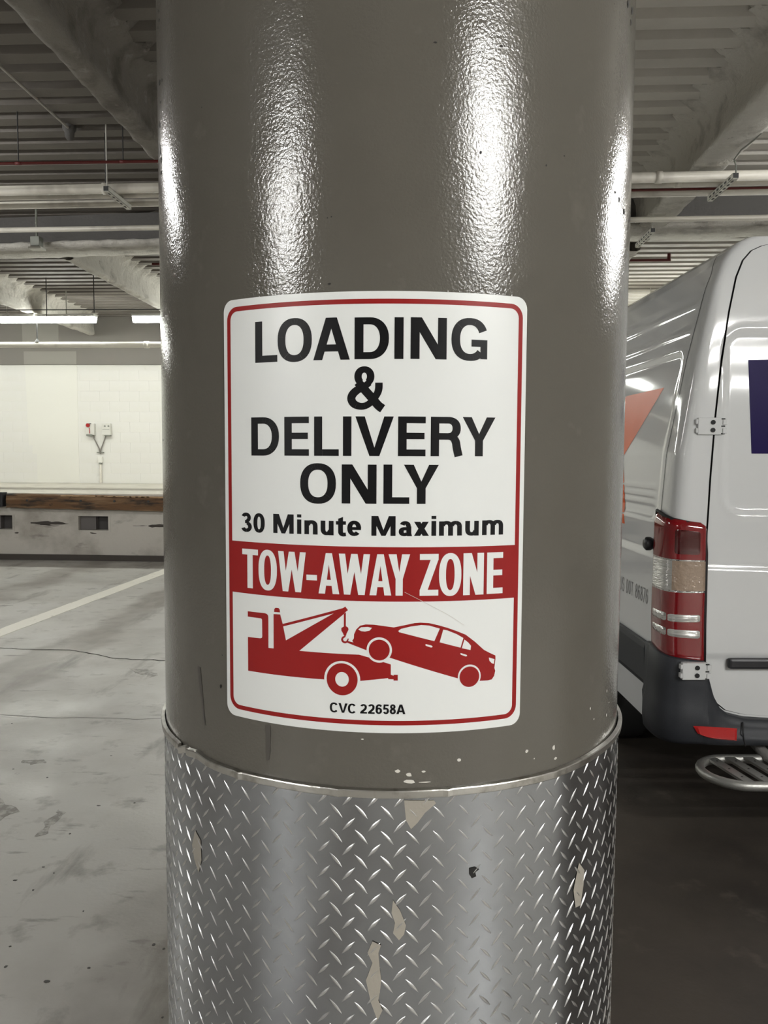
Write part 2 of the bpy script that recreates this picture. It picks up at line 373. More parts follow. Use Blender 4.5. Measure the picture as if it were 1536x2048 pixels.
tr = ypipe(-2.75, 3.86, 6.31, .011, -12, .2, PIPER, 'sprinkler_pipe', 'dark red pipe on rods under the deck at left', cps=(-3.25, -2.41, -5.5), slope=.0)
tr = ypipe(2.4, 3.955, 10.08, .016, -3.5, 2.90, PIPER, 'sprinkler_pipe', 'red pipe ending in an upturned stub above the van', slope=0)
MB().tube([(6.38, 0, 0), (6.38, 0, .08)], .02, 10).build('sprinkler_head', PIPER, tr)
t = ypipe(-8, 3.375, YL, .049, -12.5, 9, PIPEW, 'wall_pipe', 'large white pipe hung below the lit strips by the far wall', slope=0)
for cx in (-6.56, -3.9, -1.3, 1.37):
    d = cx+12.5
    MB().tube([(d, 0, .05), (d, 0, .43)], .010, 8).build('hanger_rod', DARK, t)
    MB().tube([(d, 0, .045), (d, 0, .10)], [.05, .012], 8).build('hanger_clamp', DARK, t)
MB().tube([(-4.7+12.5-.04, 0, 0), (-4.7+12.5+.04, 0, 0)], .058, 16).build('coupling', PIPEW, t, smooth=True)
# slotted struts
def strut(x, y0, y1, z, label, wire=True):
    t = empty('slotted_strut', (x, y0, z)); L_ = y1-y0; mb = MB()
    mb.box((-.022, 0, 0), (.022, L_, .003)); mb.box((-.022, 0, 0), (-.019, L_, .042)); mb.box((.019, 0, 0), (.022, L_, .042))
    mb.box((-.022, 0, .039), (-.012, L_, .042)); mb.box((.012, 0, .039), (.022, L_, .042)); mb.build('channel', STEELW, t)
    k = .05
    while k < L_-.06:
        MB().box((-.0235, k, .012), (-.0215, k+.045, .028)).build('slot', DARK, t); MB().box((-.008, k, -.0012), (.008, k+.045, .0005)).build('slot', DARK, t); k += .085
    MB().box((-.02, -.004, .004), (.02, .006, .04)).build('end_cap', DARK, t)
    if wire: MB().tube([(0, .02, .04), (.0, .02, ZC-z+.02)], .006, 6).build('hanger_rod', STEELW, t)
    tag(t, label, 'bracket'); return t
strut(-2.66, 6.58, 7.08, 3.725, 'slotted white strut hanging under the thick pipe at left')
s = strut(2.335, 6.47, 7.04, 3.725, 'slotted white strut under the pipes at right with a cable', False)
MB().tube([(0, 0, .04), (-.02, -.05, .08), (-.06, -.12, .10), (-.06, -.25, .12), (-.02, -.38, .14), (-.0, -.46, .16)], .006, 6).build('cable', GREYP, s)
strut(2.145, 8.07, 8.65, 3.75, 'small slotted white strut below the girder at right')
# smoke detector with conduit
t = empty('smoke_detector', (-2.964, 6.60, ZC)); 
MB().tube([(0, 0, .02), (0, 0, -.03), (0, 0, -.05), (0, 0, -.09), (0, 0, -.11)], [.055, .055, .04, .035, .02], 16).build('housing', GIRD, t, smooth=True)
MB().tube([(.01, -.05, -.03), (.01, -5.5, -.03)], .010, 8).build('conduit', DECK, t)
tag(t, 'small round detector on the dark deck fed by a thin conduit', 'detector')
t = empty('junction_box', (-4.28, 8.66, 3.86)); 
MB().cbox((-.05, -.05, -.05), (.05, .05, .06), .006).build('box_body', GREYP, t); MB().tube([(0, 0, .05), (0, 0, .4)], .012, 8).build('conduit', GREYP, t)
MB().cbox((-.07, -.06, -.075), (.07, .06, -.05), .004).build('cover_plate', STEELW, t)
tag(t, 'small grey box hanging at the edge of the girder', 'box')
# thin hanging rods seen among the far beams
for i, (x, y_) in enumerate([(-5.9, 12.2), (-4.9, 11.6), (-3.9, 12.6), (-3.55, 11.2)]):
    o = MB().tube([(x, y_, ZC+.03), (x, y_, 3.62)], .007, 6).build('hanging_rod', DARK)
    tag(o, 'thin dark steel rod hanging from the deck beyond the girder', 'rod', 'hanging rods beyond the girder')
o = MB().tube([(-8, 11.9, 3.72), (-2.5, 11.9, 3.72)], .008, 6).build('ceiling_wire', DARK); tag(o, 'thin dark wire strung level beyond the girder', 'wire')

# ------------------------------------------------------------------ fluorescent fixtures
lens_me = {}
def fixture(x, y, z, L_, label, group=None, m=LENS, rz=0, wd=.062):
    t = empty('fluorescent_light', (x, y, z), rz)
    k = (L_, m.name)
    if k not in lens_me:
        h = MB().cbox((-L_/2, -.085, .03), (L_/2, .085, .07), .008).build('housing', HOUS, t)
        pr = [(-wd, .03), (-wd, .0), (-wd*.85, -.04), (-wd*.45, -.062), (wd*.45, -.062), (wd*.85, -.04), (wd, .0), (wd, .03)]; mb = MB()
        q = len(pr); a = -L_/2+.01; b = L_/2-.01
        mb.add([(a, p[0], p[1]) for p in pr]+[(b, p[0], p[1]) for p in pr], [(i, i+1, q+i+1, q+i) for i in range(q-1)]+[tuple(range(q)), tuple(range(2*q-1, q-1, -1))])
        l = mb.build('lamp_lens', m, t)
        c = MB().tube([(0, 0, .06), (0, 0, ZC-z+.01)], .008, 6).build('hanger_rod', STEELW, t)
        lens_me[k] = (h.data, l.data, c.data)
    else:
        for nm, d in zip(('housing', 'lamp_lens', 'hanger_rod'), lens_me[k]):
            o = bpy.data.objects.new(nm, d); COL.objects.link(o); o.parent = t
    tag(t, label, 'light', group); return t
ZL = 4.03
fixture(-7.07, YL, ZF, LF, 'glowing fluorescent strip cut off by the left edge of the view')
fixture(-6.05, YL, ZF, LF, 'glowing fluorescent strip in full view between its two neighbours')
fixture(-4.42, YL, ZF, LF, 'glowing fluorescent strip half hidden by the grey column')
for x in (-3.40, -1.78, -.76, .86, 1.88, 3.5, 4.52, 6.14, 7.16, -8.7, -9.72, -11.34):
    fixture(x, YL, ZF, LF, 'fluorescent strip of the dock row outside the view', 'dock row lights out of view')
ROOM = [(-5.0, -3.3), (-6.9, -5.2), (3.5, -2.2), (4.6, -3.3), (6.2, -5.0), (4.9, 4.7), (6.2, 6.2), (-5.7, 5.2)]  # unseen fixtures; front-right ones doubled and hung low to brighten the ceiling there
for x, y_ in ROOM:
    for d in (-.61, .61):
        fixture(x+d, y_, ZL if x < 0 or y_ < 0 else 3.72, 1.2, 'fluorescent strip of the garage ceiling outside the view', 'garage lights out of view', LENSW if y_ < 0 and x < 6 else LENSF, wd=.05)

# ------------------------------------------------------------------ loading dock
dock = empty('loading_dock', (0, 0, 0)); YD = 11.46
tag(dock, 'white painted concrete loading dock with timber edge below the far wall', 'dock')
MB().box((X0+.02, YD+.03, .90), (9.9, 15.68, .97)).build('platform_slab', DOCKTOP, dock)
holes = [(-5.142+1.447*k, -4.695+1.447*k) for k in range(-3, 5)]
mb = MB(); mb.box((X0+.02, YD, .0), (9.9, YD+.25, .445)); mb.box((X0+.02, YD, .655), (9.9, YD+.25, .90))
xs = [X0+.02]+[q for h in holes for q in h]+[9.9]
for a, b in zip(xs[::2], xs[1::2]): mb.box((a, YD, .445), (b, YD+.25, .655))
mb.build('front_wall', DOCKW, dock)
for a, b in holes:
    if a > -3.3: continue
    n_ = MB().box((a, YD+.16, .445), (b, YD+.2, .655)).build('niche', NICHE, dock)
    MB().box((a+.005, YD+.06, .450), (a+(b-a)*.53, YD+.15, .650)).build('niche_plate', NICHE2, n_)
    f_ = MB(); f_.box((a-.03, YD-.006, .655), (b+.03, YD, .675)); f_.box((a-.03, YD-.006, .425), (b+.03, YD, .445)); f_.box((a-.03, YD-.006, .445), (a, YD, .655)); f_.box((b, YD-.006, .445), (b+.03, YD, .655)); f_.build('niche_frame', DOCKW, n_)
MB().box((X0+.02, YD-.05, 0), (9.9, YD, .082)).build('base_strip', KICK, dock)['label'] = 'dark strip along the foot of the dock wall'
# timber edge in lengths
def plank(x0, x1, zt, zb, sag, m=WOOD):
    n_ = 40; mb = MB(); secs = []
    for i in range(n_+1):
        x = x0+(x1-x0)*i/n_; t = i/n_
        up_ = zt-sag*t+.008*noise.noise(Vector((x*6, 0, 3)))-.012*max(0, noise.noise(Vector((x*2.2, 7, 1)))); lo = zb-sag*t*1.1+.008*noise.noise(Vector((x*5, 5, 3)))
        yf = YD-.11+.01*noise.noise(Vector((x*4, 2, 2)))
        secs.append([(x, yf, lo), (x, yf-.006, (lo+up_)/2), (x, yf+.008, up_-.012), (x, yf+.03, up_), (x, YD-.002, up_), (x, YD-.002, lo)])
    vs = [v for s_ in secs for v in s_]
    fs = [(i*6+k, (i+1)*6+k, (i+1)*6+(k+1) % 6, i*6+(k+1) % 6) for i in range(n_) for k in range(6)]+[tuple(range(6)), tuple(range(n_*6, n_*6+6))[::-1]]
    mb.add(vs, fs); return mb.build('edge_timber', m, dock, smooth=False)
plank(-6.17, -3.3, .985, .775, .035); plank(-3.28, 1.5, .96, .75, 0); plank(1.52, 6, .96, .75, 0); plank(-12, -6.75, .985, .775, 0)
mbs = MB()
for i in range(26):
    x = -5.35+i*.085+.02*random.random(); z = .968-.012*max(0, i-6)/10
    mbs.box((x, YD-.125, z-.022+.006*random.random()), (x+.08+.05*random.random(), YD-.095, z-.006+.006*random.random()))
mbs.build('split_edge', WOODL, dock)['label'] = 'pale splintered upper edge of the timber'
for x in (-5.85, -5.05, -4.55, -4.05):
    MB().tube([(x, YD-.125, .885), (x, YD-.105, .885)], .017, 10).build('bolt_recess', DARK, dock)
slabtop = MB()
for i in range(60):
    a = -12.9+i*.35; slabtop.box((a, YD-.02-.02*abs(noise.noise(Vector((a*3, 0, 0)))), .955), (a+.35, YD+.06, .985+.006*noise.noise(Vector((a*2, 4, 0)))))
slabtop.build('slab_nosing', DOCKTOP, dock)
def scrape(x0, x1, z, h, sd):
    a = []; b = []
    for k in range(13):
        t = k/12; x = x0+(x1-x0)*t; q = h*sin(pi*t)**.7*(.6+.5*noise.noise(Vector((x*14, sd, 0)))); c = z+.02*noise.noise(Vector((x*5, sd, 4)))
        a.append((x, c+q/2)); b.append((x, c-q/2))
    MB().prism(a[1:]+b[::-1][:-1], YD-.0015, YD-.0003).build('scrape_mark', KICK, dock)
scrape(-5.92, -5.28, .545, .085, 1); scrape(-5.75, -5.42, .515, .02, 4); scrape(-4.15, -3.5, .52, .08, 2); scrape(-4.35, -4.1, .52, .012, 3); scrape(-4.98, -4.87, .415, .03, 5); scrape(-6.12, -6.05, .40, .04, 6)
tag(MB().cbox((-6.72, YD-.16, .79), (-6.20, YD-.01, 1.0), .012).build('dock_bumper', RUBBER), 'black rubber dock bumper at the left edge of the view', 'bumper')

# control boxes on the wall
def ctrl(x, label, red):
    t = empty('control_box', (x, 15.685, 2.04)); 
    MB().cbox((-.085, -.09, -.11), (.085, 0, .12), .01).build('box_body', STEELW, t)
    if red:
        MB().tube([(-.03, -.09, .08), (-.03, -.12, .08)], .038, 14).build('stop_button', SWITCHR, t); MB().box((-.06, -.10, .105), (.03, -.088, .118)).build('dark_plate', DARK, t)
        MB().tube([(-.01, -.092, .03), (.0, -.10, -.08)], .008, 6).build('red_cord', SWITCHR, t)
        MB().cbox((-.07, -.11, -.13), (.05, -.02, -.095), .008).build('grey_base', GREYP, t)
    else:
        for dx in (-.02, .055): MB().tube([(dx, -.09, .065), (dx, -.105, .065)], .017, 10).build('push_button', GREYP, t)
        MB().box((-.07, -.094, -.0), (.07, -.088, .006)).build('groove', GREYP, t); MB().cbox((-.04, -.085, -.13), (.08, -.01, -.105), .008).build('grey_base', GREYP, t)
    tag(t, label, 'control box'); return t
ctrl(-6.727, 'white wall box with red stop button, left of the pair', True)
ctrl(-6.40, 'plain white wall box with two small buttons, right of the pair', False)
t = empty('wall_conduit', (-6.55, 15.68, 0))
MB().tube([(-.13, 0, 1.92), (-.12, -.02, 1.86), (-.02, -.02, 1.66), (0, -.02, 1.56)], .012, 8).build('conduit_arm', WALLG, t); MB().tube([(.11, 0, 1.92), (.10, -.02, 1.86), (.02, -.02, 1.66), (0, -.02, 1.56)], .012, 8).build('conduit_arm', WALLG, t)
MB().box((-.07, -.03, 1.575), (.07, -.0, 1.595)).build('strap', GREYP, t); MB().cbox((-.045, -.05, 1.38), (.045, 0, 1.50), .008).build('junction_cover', WALLQ, t)
MB().tube([(0, -.02, 1.38), (0, -.02, .975)], .022, 10).build('conduit_riser', PIPEW, t); MB().tube([(0, -.02, 1.385), (0, -.02, 1.35)], .032, 10).build('conduit_fitting', GREYP, t)
tag(t, 'Y-shaped painted conduit joining both wall boxes down to the dock floor', 'conduit')

# ------------------------------------------------------------------ the column
AX, AY, R = -.07029, 1.53539, .425
BX, BY = -AX/hypot(AX, AY), -AY/hypot(AX, AY)
def P(s_, z, off=0.0, R_=R):
    a = s_/R_; c, s = cos(a), sin(a); nx, ny = BX*c-BY*s, BX*s+BY*c
    return Vector((AX+(R_+off)*nx, AY+(R_+off)*ny, z))
column = empty('concrete_column', (AX, AY, 0)); tag(column, 'thick round grey-brown glossy painted column in the middle of the view', 'column')
def colobj(o): o.matrix_parent_inverse = Matrix.Translation((-AX, -AY, 0)); return o
nseg = 256; zs = [0, 1.0]+[1.05+.05*k for k in range(64)]+[ZC+.06]
def fcol(i, j):
    s_ = 2*pi*R*i/nseg; z = zs[j]; d = .0007*noise.noise(Vector((cos(i*2*pi/nseg)*2, sin(i*2*pi/nseg)*2, z*2.2)))
    return P(s_, z, d)
colobj(MB().grid(fcol, nseg+1, len(zs)).build('shaft', PAINT, column, smooth=True, fix=False))
colshaft = COL.objects['shaft']
bm = bmesh.new(); bm.from_mesh(colshaft.data); bmesh.ops.remove_doubles(bm, verts=bm.verts, dist=.0001); bmesh.ops.recalc_face_normals(bm, faces=bm.faces); bm.to_mesh(colshaft.data); bm.free(); colshaft.data.shade_smooth()

def wrap(polys, off, name, m, parent, R_=R, th=0, lay=False):
    """flat polygons in (s, z) millimetres -> one mesh laid round the column, with real thickness th"""
    bm = bmesh.new()
    for ip, p in enumerate(polys):
        if len(p) == 4:
            try: bm.faces.new([bm.verts.new((a, b, (ip % 7)*.00002 if lay else 0)) for a, b in p])
            except ValueError: pass
        else:
            vs = [bm.verts.new((a, b, (ip % 7)*.00002 if lay else 0)) for a, b in p]
            for t in tessellate_polygon([[Vector((a, b, 0)) for a, b in p]]): 
                try: bm.faces.new([vs[i] for i in t])
                except ValueError: pass
    xs = [v.co.x for v in bm.verts]; a, b = min(xs), max(xs); x = math.ceil(a/5)*5
    while x < b:
        bmesh.ops.bisect_plane(bm, geom=list(bm.verts)+list(bm.edges)+list(bm.faces), plane_co=(x, 0, 0), plane_no=(1, 0, 0), dist=.0005); x += 5
    bmesh.ops.recalc_face_normals(bm, faces=bm.faces)
    for f in bm.faces:
        if f.normal.z < 0: f.normal_flip()
    if th:
        r = bmesh.ops.extrude_face_region(bm, geom=list(bm.faces))
        top = set(v for v in r['geom'] if isinstance(v, bmesh.types.BMVert))
    else: top = set()
    for v in bm.verts:
        e = off+(th if v in top else 0)+v.co.z
        v.co = P(v.co.x*R_/R_/1000, v.co.y/1000, e, R_)
    d = bpy.data.meshes.new(name); bm.to_mesh(d); bm.free()
    return obj(name, d, m, parent)
def chip(s_, z, w_, h, seed):
    """irregular blob; w_, h in millimetres"""
    rnd = random.Random(seed); n_ = 9
    return [(s_+w_/2*cos(2*pi*k/n_)*(.65+.5*rnd.random()), z+h/2*sin(2*pi*k/n_)*(.65+.5*rnd.random())) for k in range(n_)]
K = .70   # mm per pixel at the front of the column
dark = [(-488.3, 2320.4, 5, 9), (-484.4, 2304.4, 6, 9), (-497.1, 2298.5, 4, 8), (-488.7, 2207.6, 9, 16), (-465.4, 2202.1, 4, 10), (-481.2, 2172.8, 4, 6), (-489.9, 2140.2, 7, 14), (-488.4, 2099.5, 7, 30), (-479.6, 2080.5, 6, 20), (-481.4, 2060.2, 8, 10), (444.8, 2310.6, 8, 18), (474.9, 2314.0, 6, 22), (469.1, 2293.5, 5, 16), (404.4, 2009.4, 6, 8), (423.9, 2003.0, 7, 14), (451.6, 1991.4, 9, 16), (119.4, 2011.0, 6, 6), (53.7, 2149.1, 9, 3), (148.4, 2155.5, 10, 3), (-91.7, 1921.0, 3, 3), (-86.0, 1922.1, 3, 3), (-88.8, 1832.1, 8, 4), (-280.6, 1242.7, 5, 10), (-512.8, 1620.7, 4, 8), (-490.0, 1742.7, 4, 7), (-312.5, 2108.8, 3, 3), (260.3, 2028.4, 5, 3), (225.8, 2008.5, 4, 5), (-276.4, 1291.6, 4, 3)]
for i, (s_, z, w_, h) in enumerate(dark):
    ex = 1.8 if abs(s_) > 380 else 1
    colobj(wrap([chip(s_, z, w_*K*ex, h*K, i)], .0007, 'dark_paint_chip', DARKCHIP, column))
white = [(10.1, 1147.7, 13, 7), (26.6, 1142.4, 12, 9), (47.4, 1146.3, 8, 6), (99.5, 1160.2, 9, 8), (210.8, 1159.4, 8, 8), (265.1, 1154.3, 9, 12), (269.1, 1136.7, 10, 6), (28.1, 1132.4, 26, 9), (49.8, 1130.8, 26, 3), (-40.2, 1193.4, 6, 3), (359.7, 1195.1, 4, 7), (427.1, 1166.9, 5, 8), (372.9, 1174.6, 3, 4), (439.6, 1184.8, 3, 4), (225.3, 1145.3, 3, 3), (426.4, 1207.8, 3, 9)]
for i, (s_, z, w_, h) in enumerate(white):
    colobj(wrap([chip(s_, z, w_*K*(1.4 if s_ > 300 else 1), h*K, 50+i)], .0007, 'pale_paint_chip', WCHIP, column))
for q in ([(-191, 1199), (-182, 1200.1), (-183, 1160), (-185, 1147.1), (-189.9, 1145.4), (-190, 1170)], [(-342, 1262), (-333, 1262), (-325, 1205), (-320.6, 1172.4), (-323.2, 1171.1), (-331, 1205)]):
    colobj(wrap([q], .0006, 'rubber_smear', SMEAR, column))

# ------------------------------------------------------------------ lettering
def ring(cx, cy, rx, ry, tv, th, a0=0, a1=360, n=2.35, N=None):
    N = N or max(6, int(abs(a1-a0)/9)); out = []; pr = None
    def pt(a, X_, Y_):
        c, s = cos(radians(a)), sin(radians(a))
        return (cx+X_*math.copysign(abs(c)**(2/n), c), cy+Y_*math.copysign(abs(s)**(2/n), s))
    for k in range(N+1):
        a = a0+(a1-a0)*k/N; q = (pt(a, rx, ry), pt(a, rx-tv, ry-th))
        if pr: out.append([pr[0], q[0], q[1], pr[1]])
        pr = q
    return out
def rect(a, b, c, d): return [(a, b), (c, b), (c, d), (a, d)]
def path(pts, w_):
    out = []; L_ = []
    if len(pts) > 3:
        W2 = list(w_) if isinstance(w_, (list, tuple)) else [w_]*len(pts); Q = []; W3 = []
        for i in range(len(pts)-1):
            p0, p1, p2, p3 = pts[max(0, i-1)], pts[i], pts[i+1], pts[min(len(pts)-1, i+2)]
            for k in range(5):
                t = k/5; f = lambda a, b, c, d: .5*(2*b+(c-a)*t+(2*a-5*b+4*c-d)*t*t+(3*b-a-3*c+d)*t**3)
                Q.append((f(p0[0], p1[0], p2[0], p3[0]), f(p0[1], p1[1], p2[1], p3[1]))); W3.append(W2[i]+(W2[i+1]-W2[i])*t)
        pts = Q+[pts[-1]]; w_ = W3+[W2[-1]]
    for i, p in enumerate(pts):
        a = pts[max(0, i-1)]; b = pts[min(len(pts)-1, i+1)]; dx, dy = b[0]-a[0], b[1]-a[1]; q = hypot(dx, dy) or 1
        h = (w_[i] if isinstance(w_, (list, tuple)) else w_)/2
        L_.append(((p[0]-dy/q*h, p[1]+dx/q*h), (p[0]+dy/q*h, p[1]-dx/q*h)))
    for a, b in zip(L_, L_[1:]): out.append([a[0], b[0], b[1], a[1]])
    return out
def glyph(ch, x0, x1, y0, y1, tv, th):
    W, Hh = x1-x0, y1-y0; cx, cy = (x0+x1)/2, (y0+y1)/2; o = []
    def q(*p): return [(x0+a*W, y0+b*Hh) for a, b in p]
    v, t = tv/W, th/Hh
    if ch == 'L': return [rect(x0, y0, x0+tv, y1), rect(x0+tv, y0, x1, y0+th)]
    if ch == 'T': return [rect(x0, y1-th, x1, y1), rect(cx-tv/2, y0, cx+tv/2, y1-th)]
    if ch == 'I': return [rect(x0, y0, x1, y1)]
    if ch == '-': return [rect(x0, y0, x1, y1)]
    if ch == 'E': return [rect(x0, y0, x0+tv, y1), rect(x0+tv, y0, x1, y0+th), rect(x0+tv, y1-th, x1, y1), rect(x0+tv, cy-th*.42, x1-.04*W, cy+th*.55)]
    if ch == 'O' or ch == '0': return ring(cx, cy, W/2, Hh/2, tv, th, n=2.3)
    if ch == 'D':
        r = W*.56; ex = x1-r
        return [rect(x0, y0, x0+tv, y1), rect(x0+tv, y0, ex, y0+th), rect(x0+tv, y1-th, ex, y1)]+ring(ex, cy, r, Hh/2, tv, th, -90, 90, 2.2)
    if ch == 'C':
        return ring(cx, cy, W/2, Hh/2, tv, th, 38, 322, 2.3)
    if ch == 'G':
        return ring(cx, cy, W/2, Hh/2, tv, th, 24, 318, 2.3)+[rect(x1-tv*.92, y0+.05*Hh, x1-.02*W, cy), rect(cx+.04*W, cy-th, x1-.02*W, cy)]
    if ch == 'A':
        d = tv*1.06
        return [[(x0, y0), (x0+d, y0), (cx+.02*W, y1-.2*Hh), (cx+.15*W, y1), (cx-.15*W, y1)], [(x1-d, y0), (x1, y0), (cx+.15*W, y1), (cx-.01*W, y1), (cx-.02*W, y1-.2*Hh)], rect(x0+.25*W, y0+.20*Hh, x1-.25*W, y0+.20*Hh+th)]
    if ch == 'V':
        d = tv*1.1; return [[(x0, y1), (x0+d, y1), (cx, y0+.21*Hh), (cx+.13*W, y0), (cx-.13*W, y0)], [(x1, y1), (cx+.13*W, y0), (cx, y0), (cx, y0+.21*Hh), (x1-d, y1)]]
    if ch == 'Y':
        d = tv*1.12; ym = y0+.40*Hh
        return [rect(cx-tv/2, y0, cx+tv/2, ym), [(x0, y1), (x0+d, y1), (cx, ym+.17*Hh), (cx, ym-.02*Hh), (cx-tv/2, ym)], [(x1, y1), (cx+tv/2, ym), (cx, ym-.02*Hh), (cx, ym+.17*Hh), (x1-d, y1)]]
    if ch == 'N':
        d = tv*1.12; return [rect(x0, y0, x0+tv, y1), rect(x1-tv, y0, x1, y1), [(x0, y1), (x0+d*1.1, y1), (x1, y0), (x1-d*1.1, y0)]]
    if ch == 'M':
        return [rect(x0, y0, x0+tv, y1), rect(x1-tv, y0, x1, y1), [(x0, y1), (x0+tv*1.35, y1), (cx+tv*.42, y0), (cx-tv*.42, y0)], [(x1, y1), (cx+tv*.42, y0), (cx-tv*.42, y0), (x1-tv*1.35, y1)]]
    if ch == 'W':
        d = tv; a = x0+.27*W; b = x1-.27*W
        return [[(x0, y1), (x0+d, y1), (a+d*.5, y0), (a-d*.5, y0)], [(cx-d*.5, y1), (cx+d*.5, y1), (a+d*.5, y0), (a-d*.5, y0)], [(cx-d*.5, y1), (cx+d*.5, y1), (b+d*.5, y0), (b-d*.5, y0)], [(x1, y1), (b+d*.5, y0), (b-d*.5, y0), (x1-d, y1)]]
    if ch == 'Z':
        return [rect(x0, y0, x1, y0+th), rect(x0, y1-th, x1, y1), [(x0, y0+th*.9), (x0+tv*1.1, y0+th*.9), (x1, y1-th*.9), (x1-tv*1.1, y1-th*.9)]]
    if ch == 'R':
        yb = y0+.42*Hh; ex = x1-.44*W; hy = (y1-yb)/2
        return [rect(x0, y0, x0+tv, y1), rect(x0+tv, y1-th, ex, y1), rect(x0+tv, yb, ex, yb+th)]+ring(ex, yb+hy, .40*W, hy, tv, th, -90, 90, 2.2)+\
            path([(x1-.45*W, yb+th*.55), (x1-.30*W, yb+th*.35), (x1-.20*W, yb-.05*Hh), (x1-.16*W, y0+.2*Hh), (x1-.10*W, y0)], [th, tv*.9, tv, tv, tv])
    if ch == '&':
        return ring(x0+.42*W, y0+.76*Hh, .245*W, .24*Hh, tv*.90, th*.95, -58, 242, 2.1, 30)+\
            path(q((.26, .63), (.38, .50), (.62, .24), (.76, .08), (.87, -.03+.03)), [tv*1.05]*5)+\
            path(q((.545, .62), (.40, .51), (.24, .435), (.13, .33), (.105, .22), (.17, .115), (.31, .06), (.46, .075), (.60, .17), (.72, .33), (.77, .46), (.775, .615)), [th, th, tv*.95, tv, tv, tv*.95, th*1.05, th, tv*.8, tv*.85, tv*.9, tv*.9])
    if ch == '2':
        return ring(cx, y1-.29*Hh, W*.48, .29*Hh, tv, th, -20, 165, 2.1)+path(q((.84, .66), (.74, .50), (.50, .33), (.24, .17), (.16, .06)), tv)+[rect(x0, y0, x1, y0+th)]
    if ch == '3':
        return ring(cx-.02*W, y1-.255*Hh, W*.44, .255*Hh, tv*.95, th, -85, 160, 2.1)+ring(cx, y0+.275*Hh, W*.5, .275*Hh, tv, th, -160, 85, 2.1)+[rect(cx-.12*W, cy+.03*Hh-th*.45, cx+.08*W, cy+.03*Hh+th*.5)]
    if ch == '5':
        return ring(cx, y0+.33*Hh, W*.5, .33*Hh, tv, th, -158, 140, 2.1)+[rect(x0+.12*W, y1-th, x1-.06*W, y1)]+[[(x0+.12*W, y1), (x0+.12*W+tv*.85, y1), (x0+.05*W+tv*.85, y0+.46*Hh), (x0+.05*W, y0+.46*Hh)]]
    if ch == '6':
        return ring(cx, y0+.33*Hh, W*.5, .33*Hh, tv, th, 0, 360, 2.1)+ring(cx+.04*W, y0+.55*Hh, W*.54, .45*Hh, tv, th, 35, 200, 2.2)
    if ch == '8':
        return ring(cx, y1-.255*Hh, W*.44, .255*Hh, tv*.95, th, n=2.1)+ring(cx, y0+.285*Hh, W*.5, .285*Hh, tv, th, n=2.1)
    if ch == '7': return [rect(x0, y1-th, x1, y1)]+path(q((.9, .93), (.6, .55), (.42, .25), (.36, 0)), tv)
    if ch == 'U': return [rect(x0, y0+.4*Hh, x0+tv, y1), rect(x1-tv, y0+.4*Hh, x1, y1)]+ring(cx, y0+.4*Hh, W/2, .4*Hh, tv, th, 180, 360, 2.3)
    if ch == 'S': return path(q((.9, .78), (.78, .93), (.5, .97), (.2, .92), (.09, .74), (.2, .58), (.5, .5), (.8, .42), (.91, .25), (.8, .08), (.5, .03), (.2, .07), (.07, .24)), tv)
    if ch == 'i': return [rect(x0, y0, x1, y0+.74*Hh), rect(x0, y0+.84*Hh, x1, y1)]
    if ch == 'n': return [rect(x0, y0, x0+tv, y1-.02*Hh), rect(x1-tv, y0, x1, y0+.55*Hh)]+ring(cx+.03*W, y0+.55*Hh, W*.47, .45*Hh, tv, th, 0, 165, 2.4)
    if ch == 'u': return [rect(x1-tv, y0, x1, y1), rect(x0, y0+.45*Hh, x0+tv, y1)]+ring(cx-.03*W, y0+.45*Hh, W*.47, .45*Hh, tv, th, 180, 345, 2.4)
    if ch == 'm':
        w1 = (W+tv)/2; return [rect(x0, y0, x0+tv, y1-.02*Hh), rect(x0+w1-tv, y0, x0+w1, y0+.58*Hh), rect(x1-tv, y0, x1, y0+.58*Hh)]+\
            ring(x0+w1/2+.02*W, y0+.58*Hh, w1/2-.02*W, .42*Hh, tv, th, 0, 165, 2.4)+ring(x1-w1/2+.02*W, y0+.58*Hh, w1/2-.02*W, .42*Hh, tv, th, 0, 165, 2.4)
    if ch == 't': return [rect(x0, y0+.58*Hh, x1, y0+.58*Hh+th), [(x0+.22*W, y0+.3*Hh), (x0+.22*W+tv, y0+.3*Hh), (x0+.22*W+tv, y1), (x0+.22*W, y1-.10*Hh)]]+path([(x0+.22*W+tv*.5, y0+.32*Hh), (x0+.25*W+tv*.5, y0+.14*Hh), (x0+.45*W+tv*.5, y0+.06*Hh), (x1, y0+.07*Hh)], [tv, tv, th*1.1, th])
    if ch == 'e': return ring(cx, cy, W/2, Hh/2, tv, th, 0, 318, 2.2)+[rect(x0+tv*.7, cy-th*.45, x1-.01*W, cy+th*.35)]
    if ch == 'a': return ring(cx-.02*W, y1-.35*Hh, W*.42, .35*Hh, tv, th, 0, 158, 2.3)+[rect(x1-tv-.06*W, y0+.1*Hh, x1-.06*W, y1-.35*Hh), [(x1-tv-.06*W, y0+.2*Hh), (x1-tv+.0*W, y0), (x1, y0), (x1-.06*W, y0+.2*Hh)]]+ring(x0+.42*W, y0+.30*Hh, W*.42, .30*Hh, tv, th*.9, 70, 330, 2.2)+[rect(x0+.42*W, y0+.60*Hh-th*.9, x1-tv*.9, y0+.60*Hh)]
    if ch == 'x':
        d = tv*1.25; return [[(x0, y0), (x0+d, y0), (x1-.02*W, y1), (x1-.02*W-d, y1)], [(x1-d, y0), (x1, y0), (x0+d, y1), (x0, y1)]]
    raise ValueError(ch)

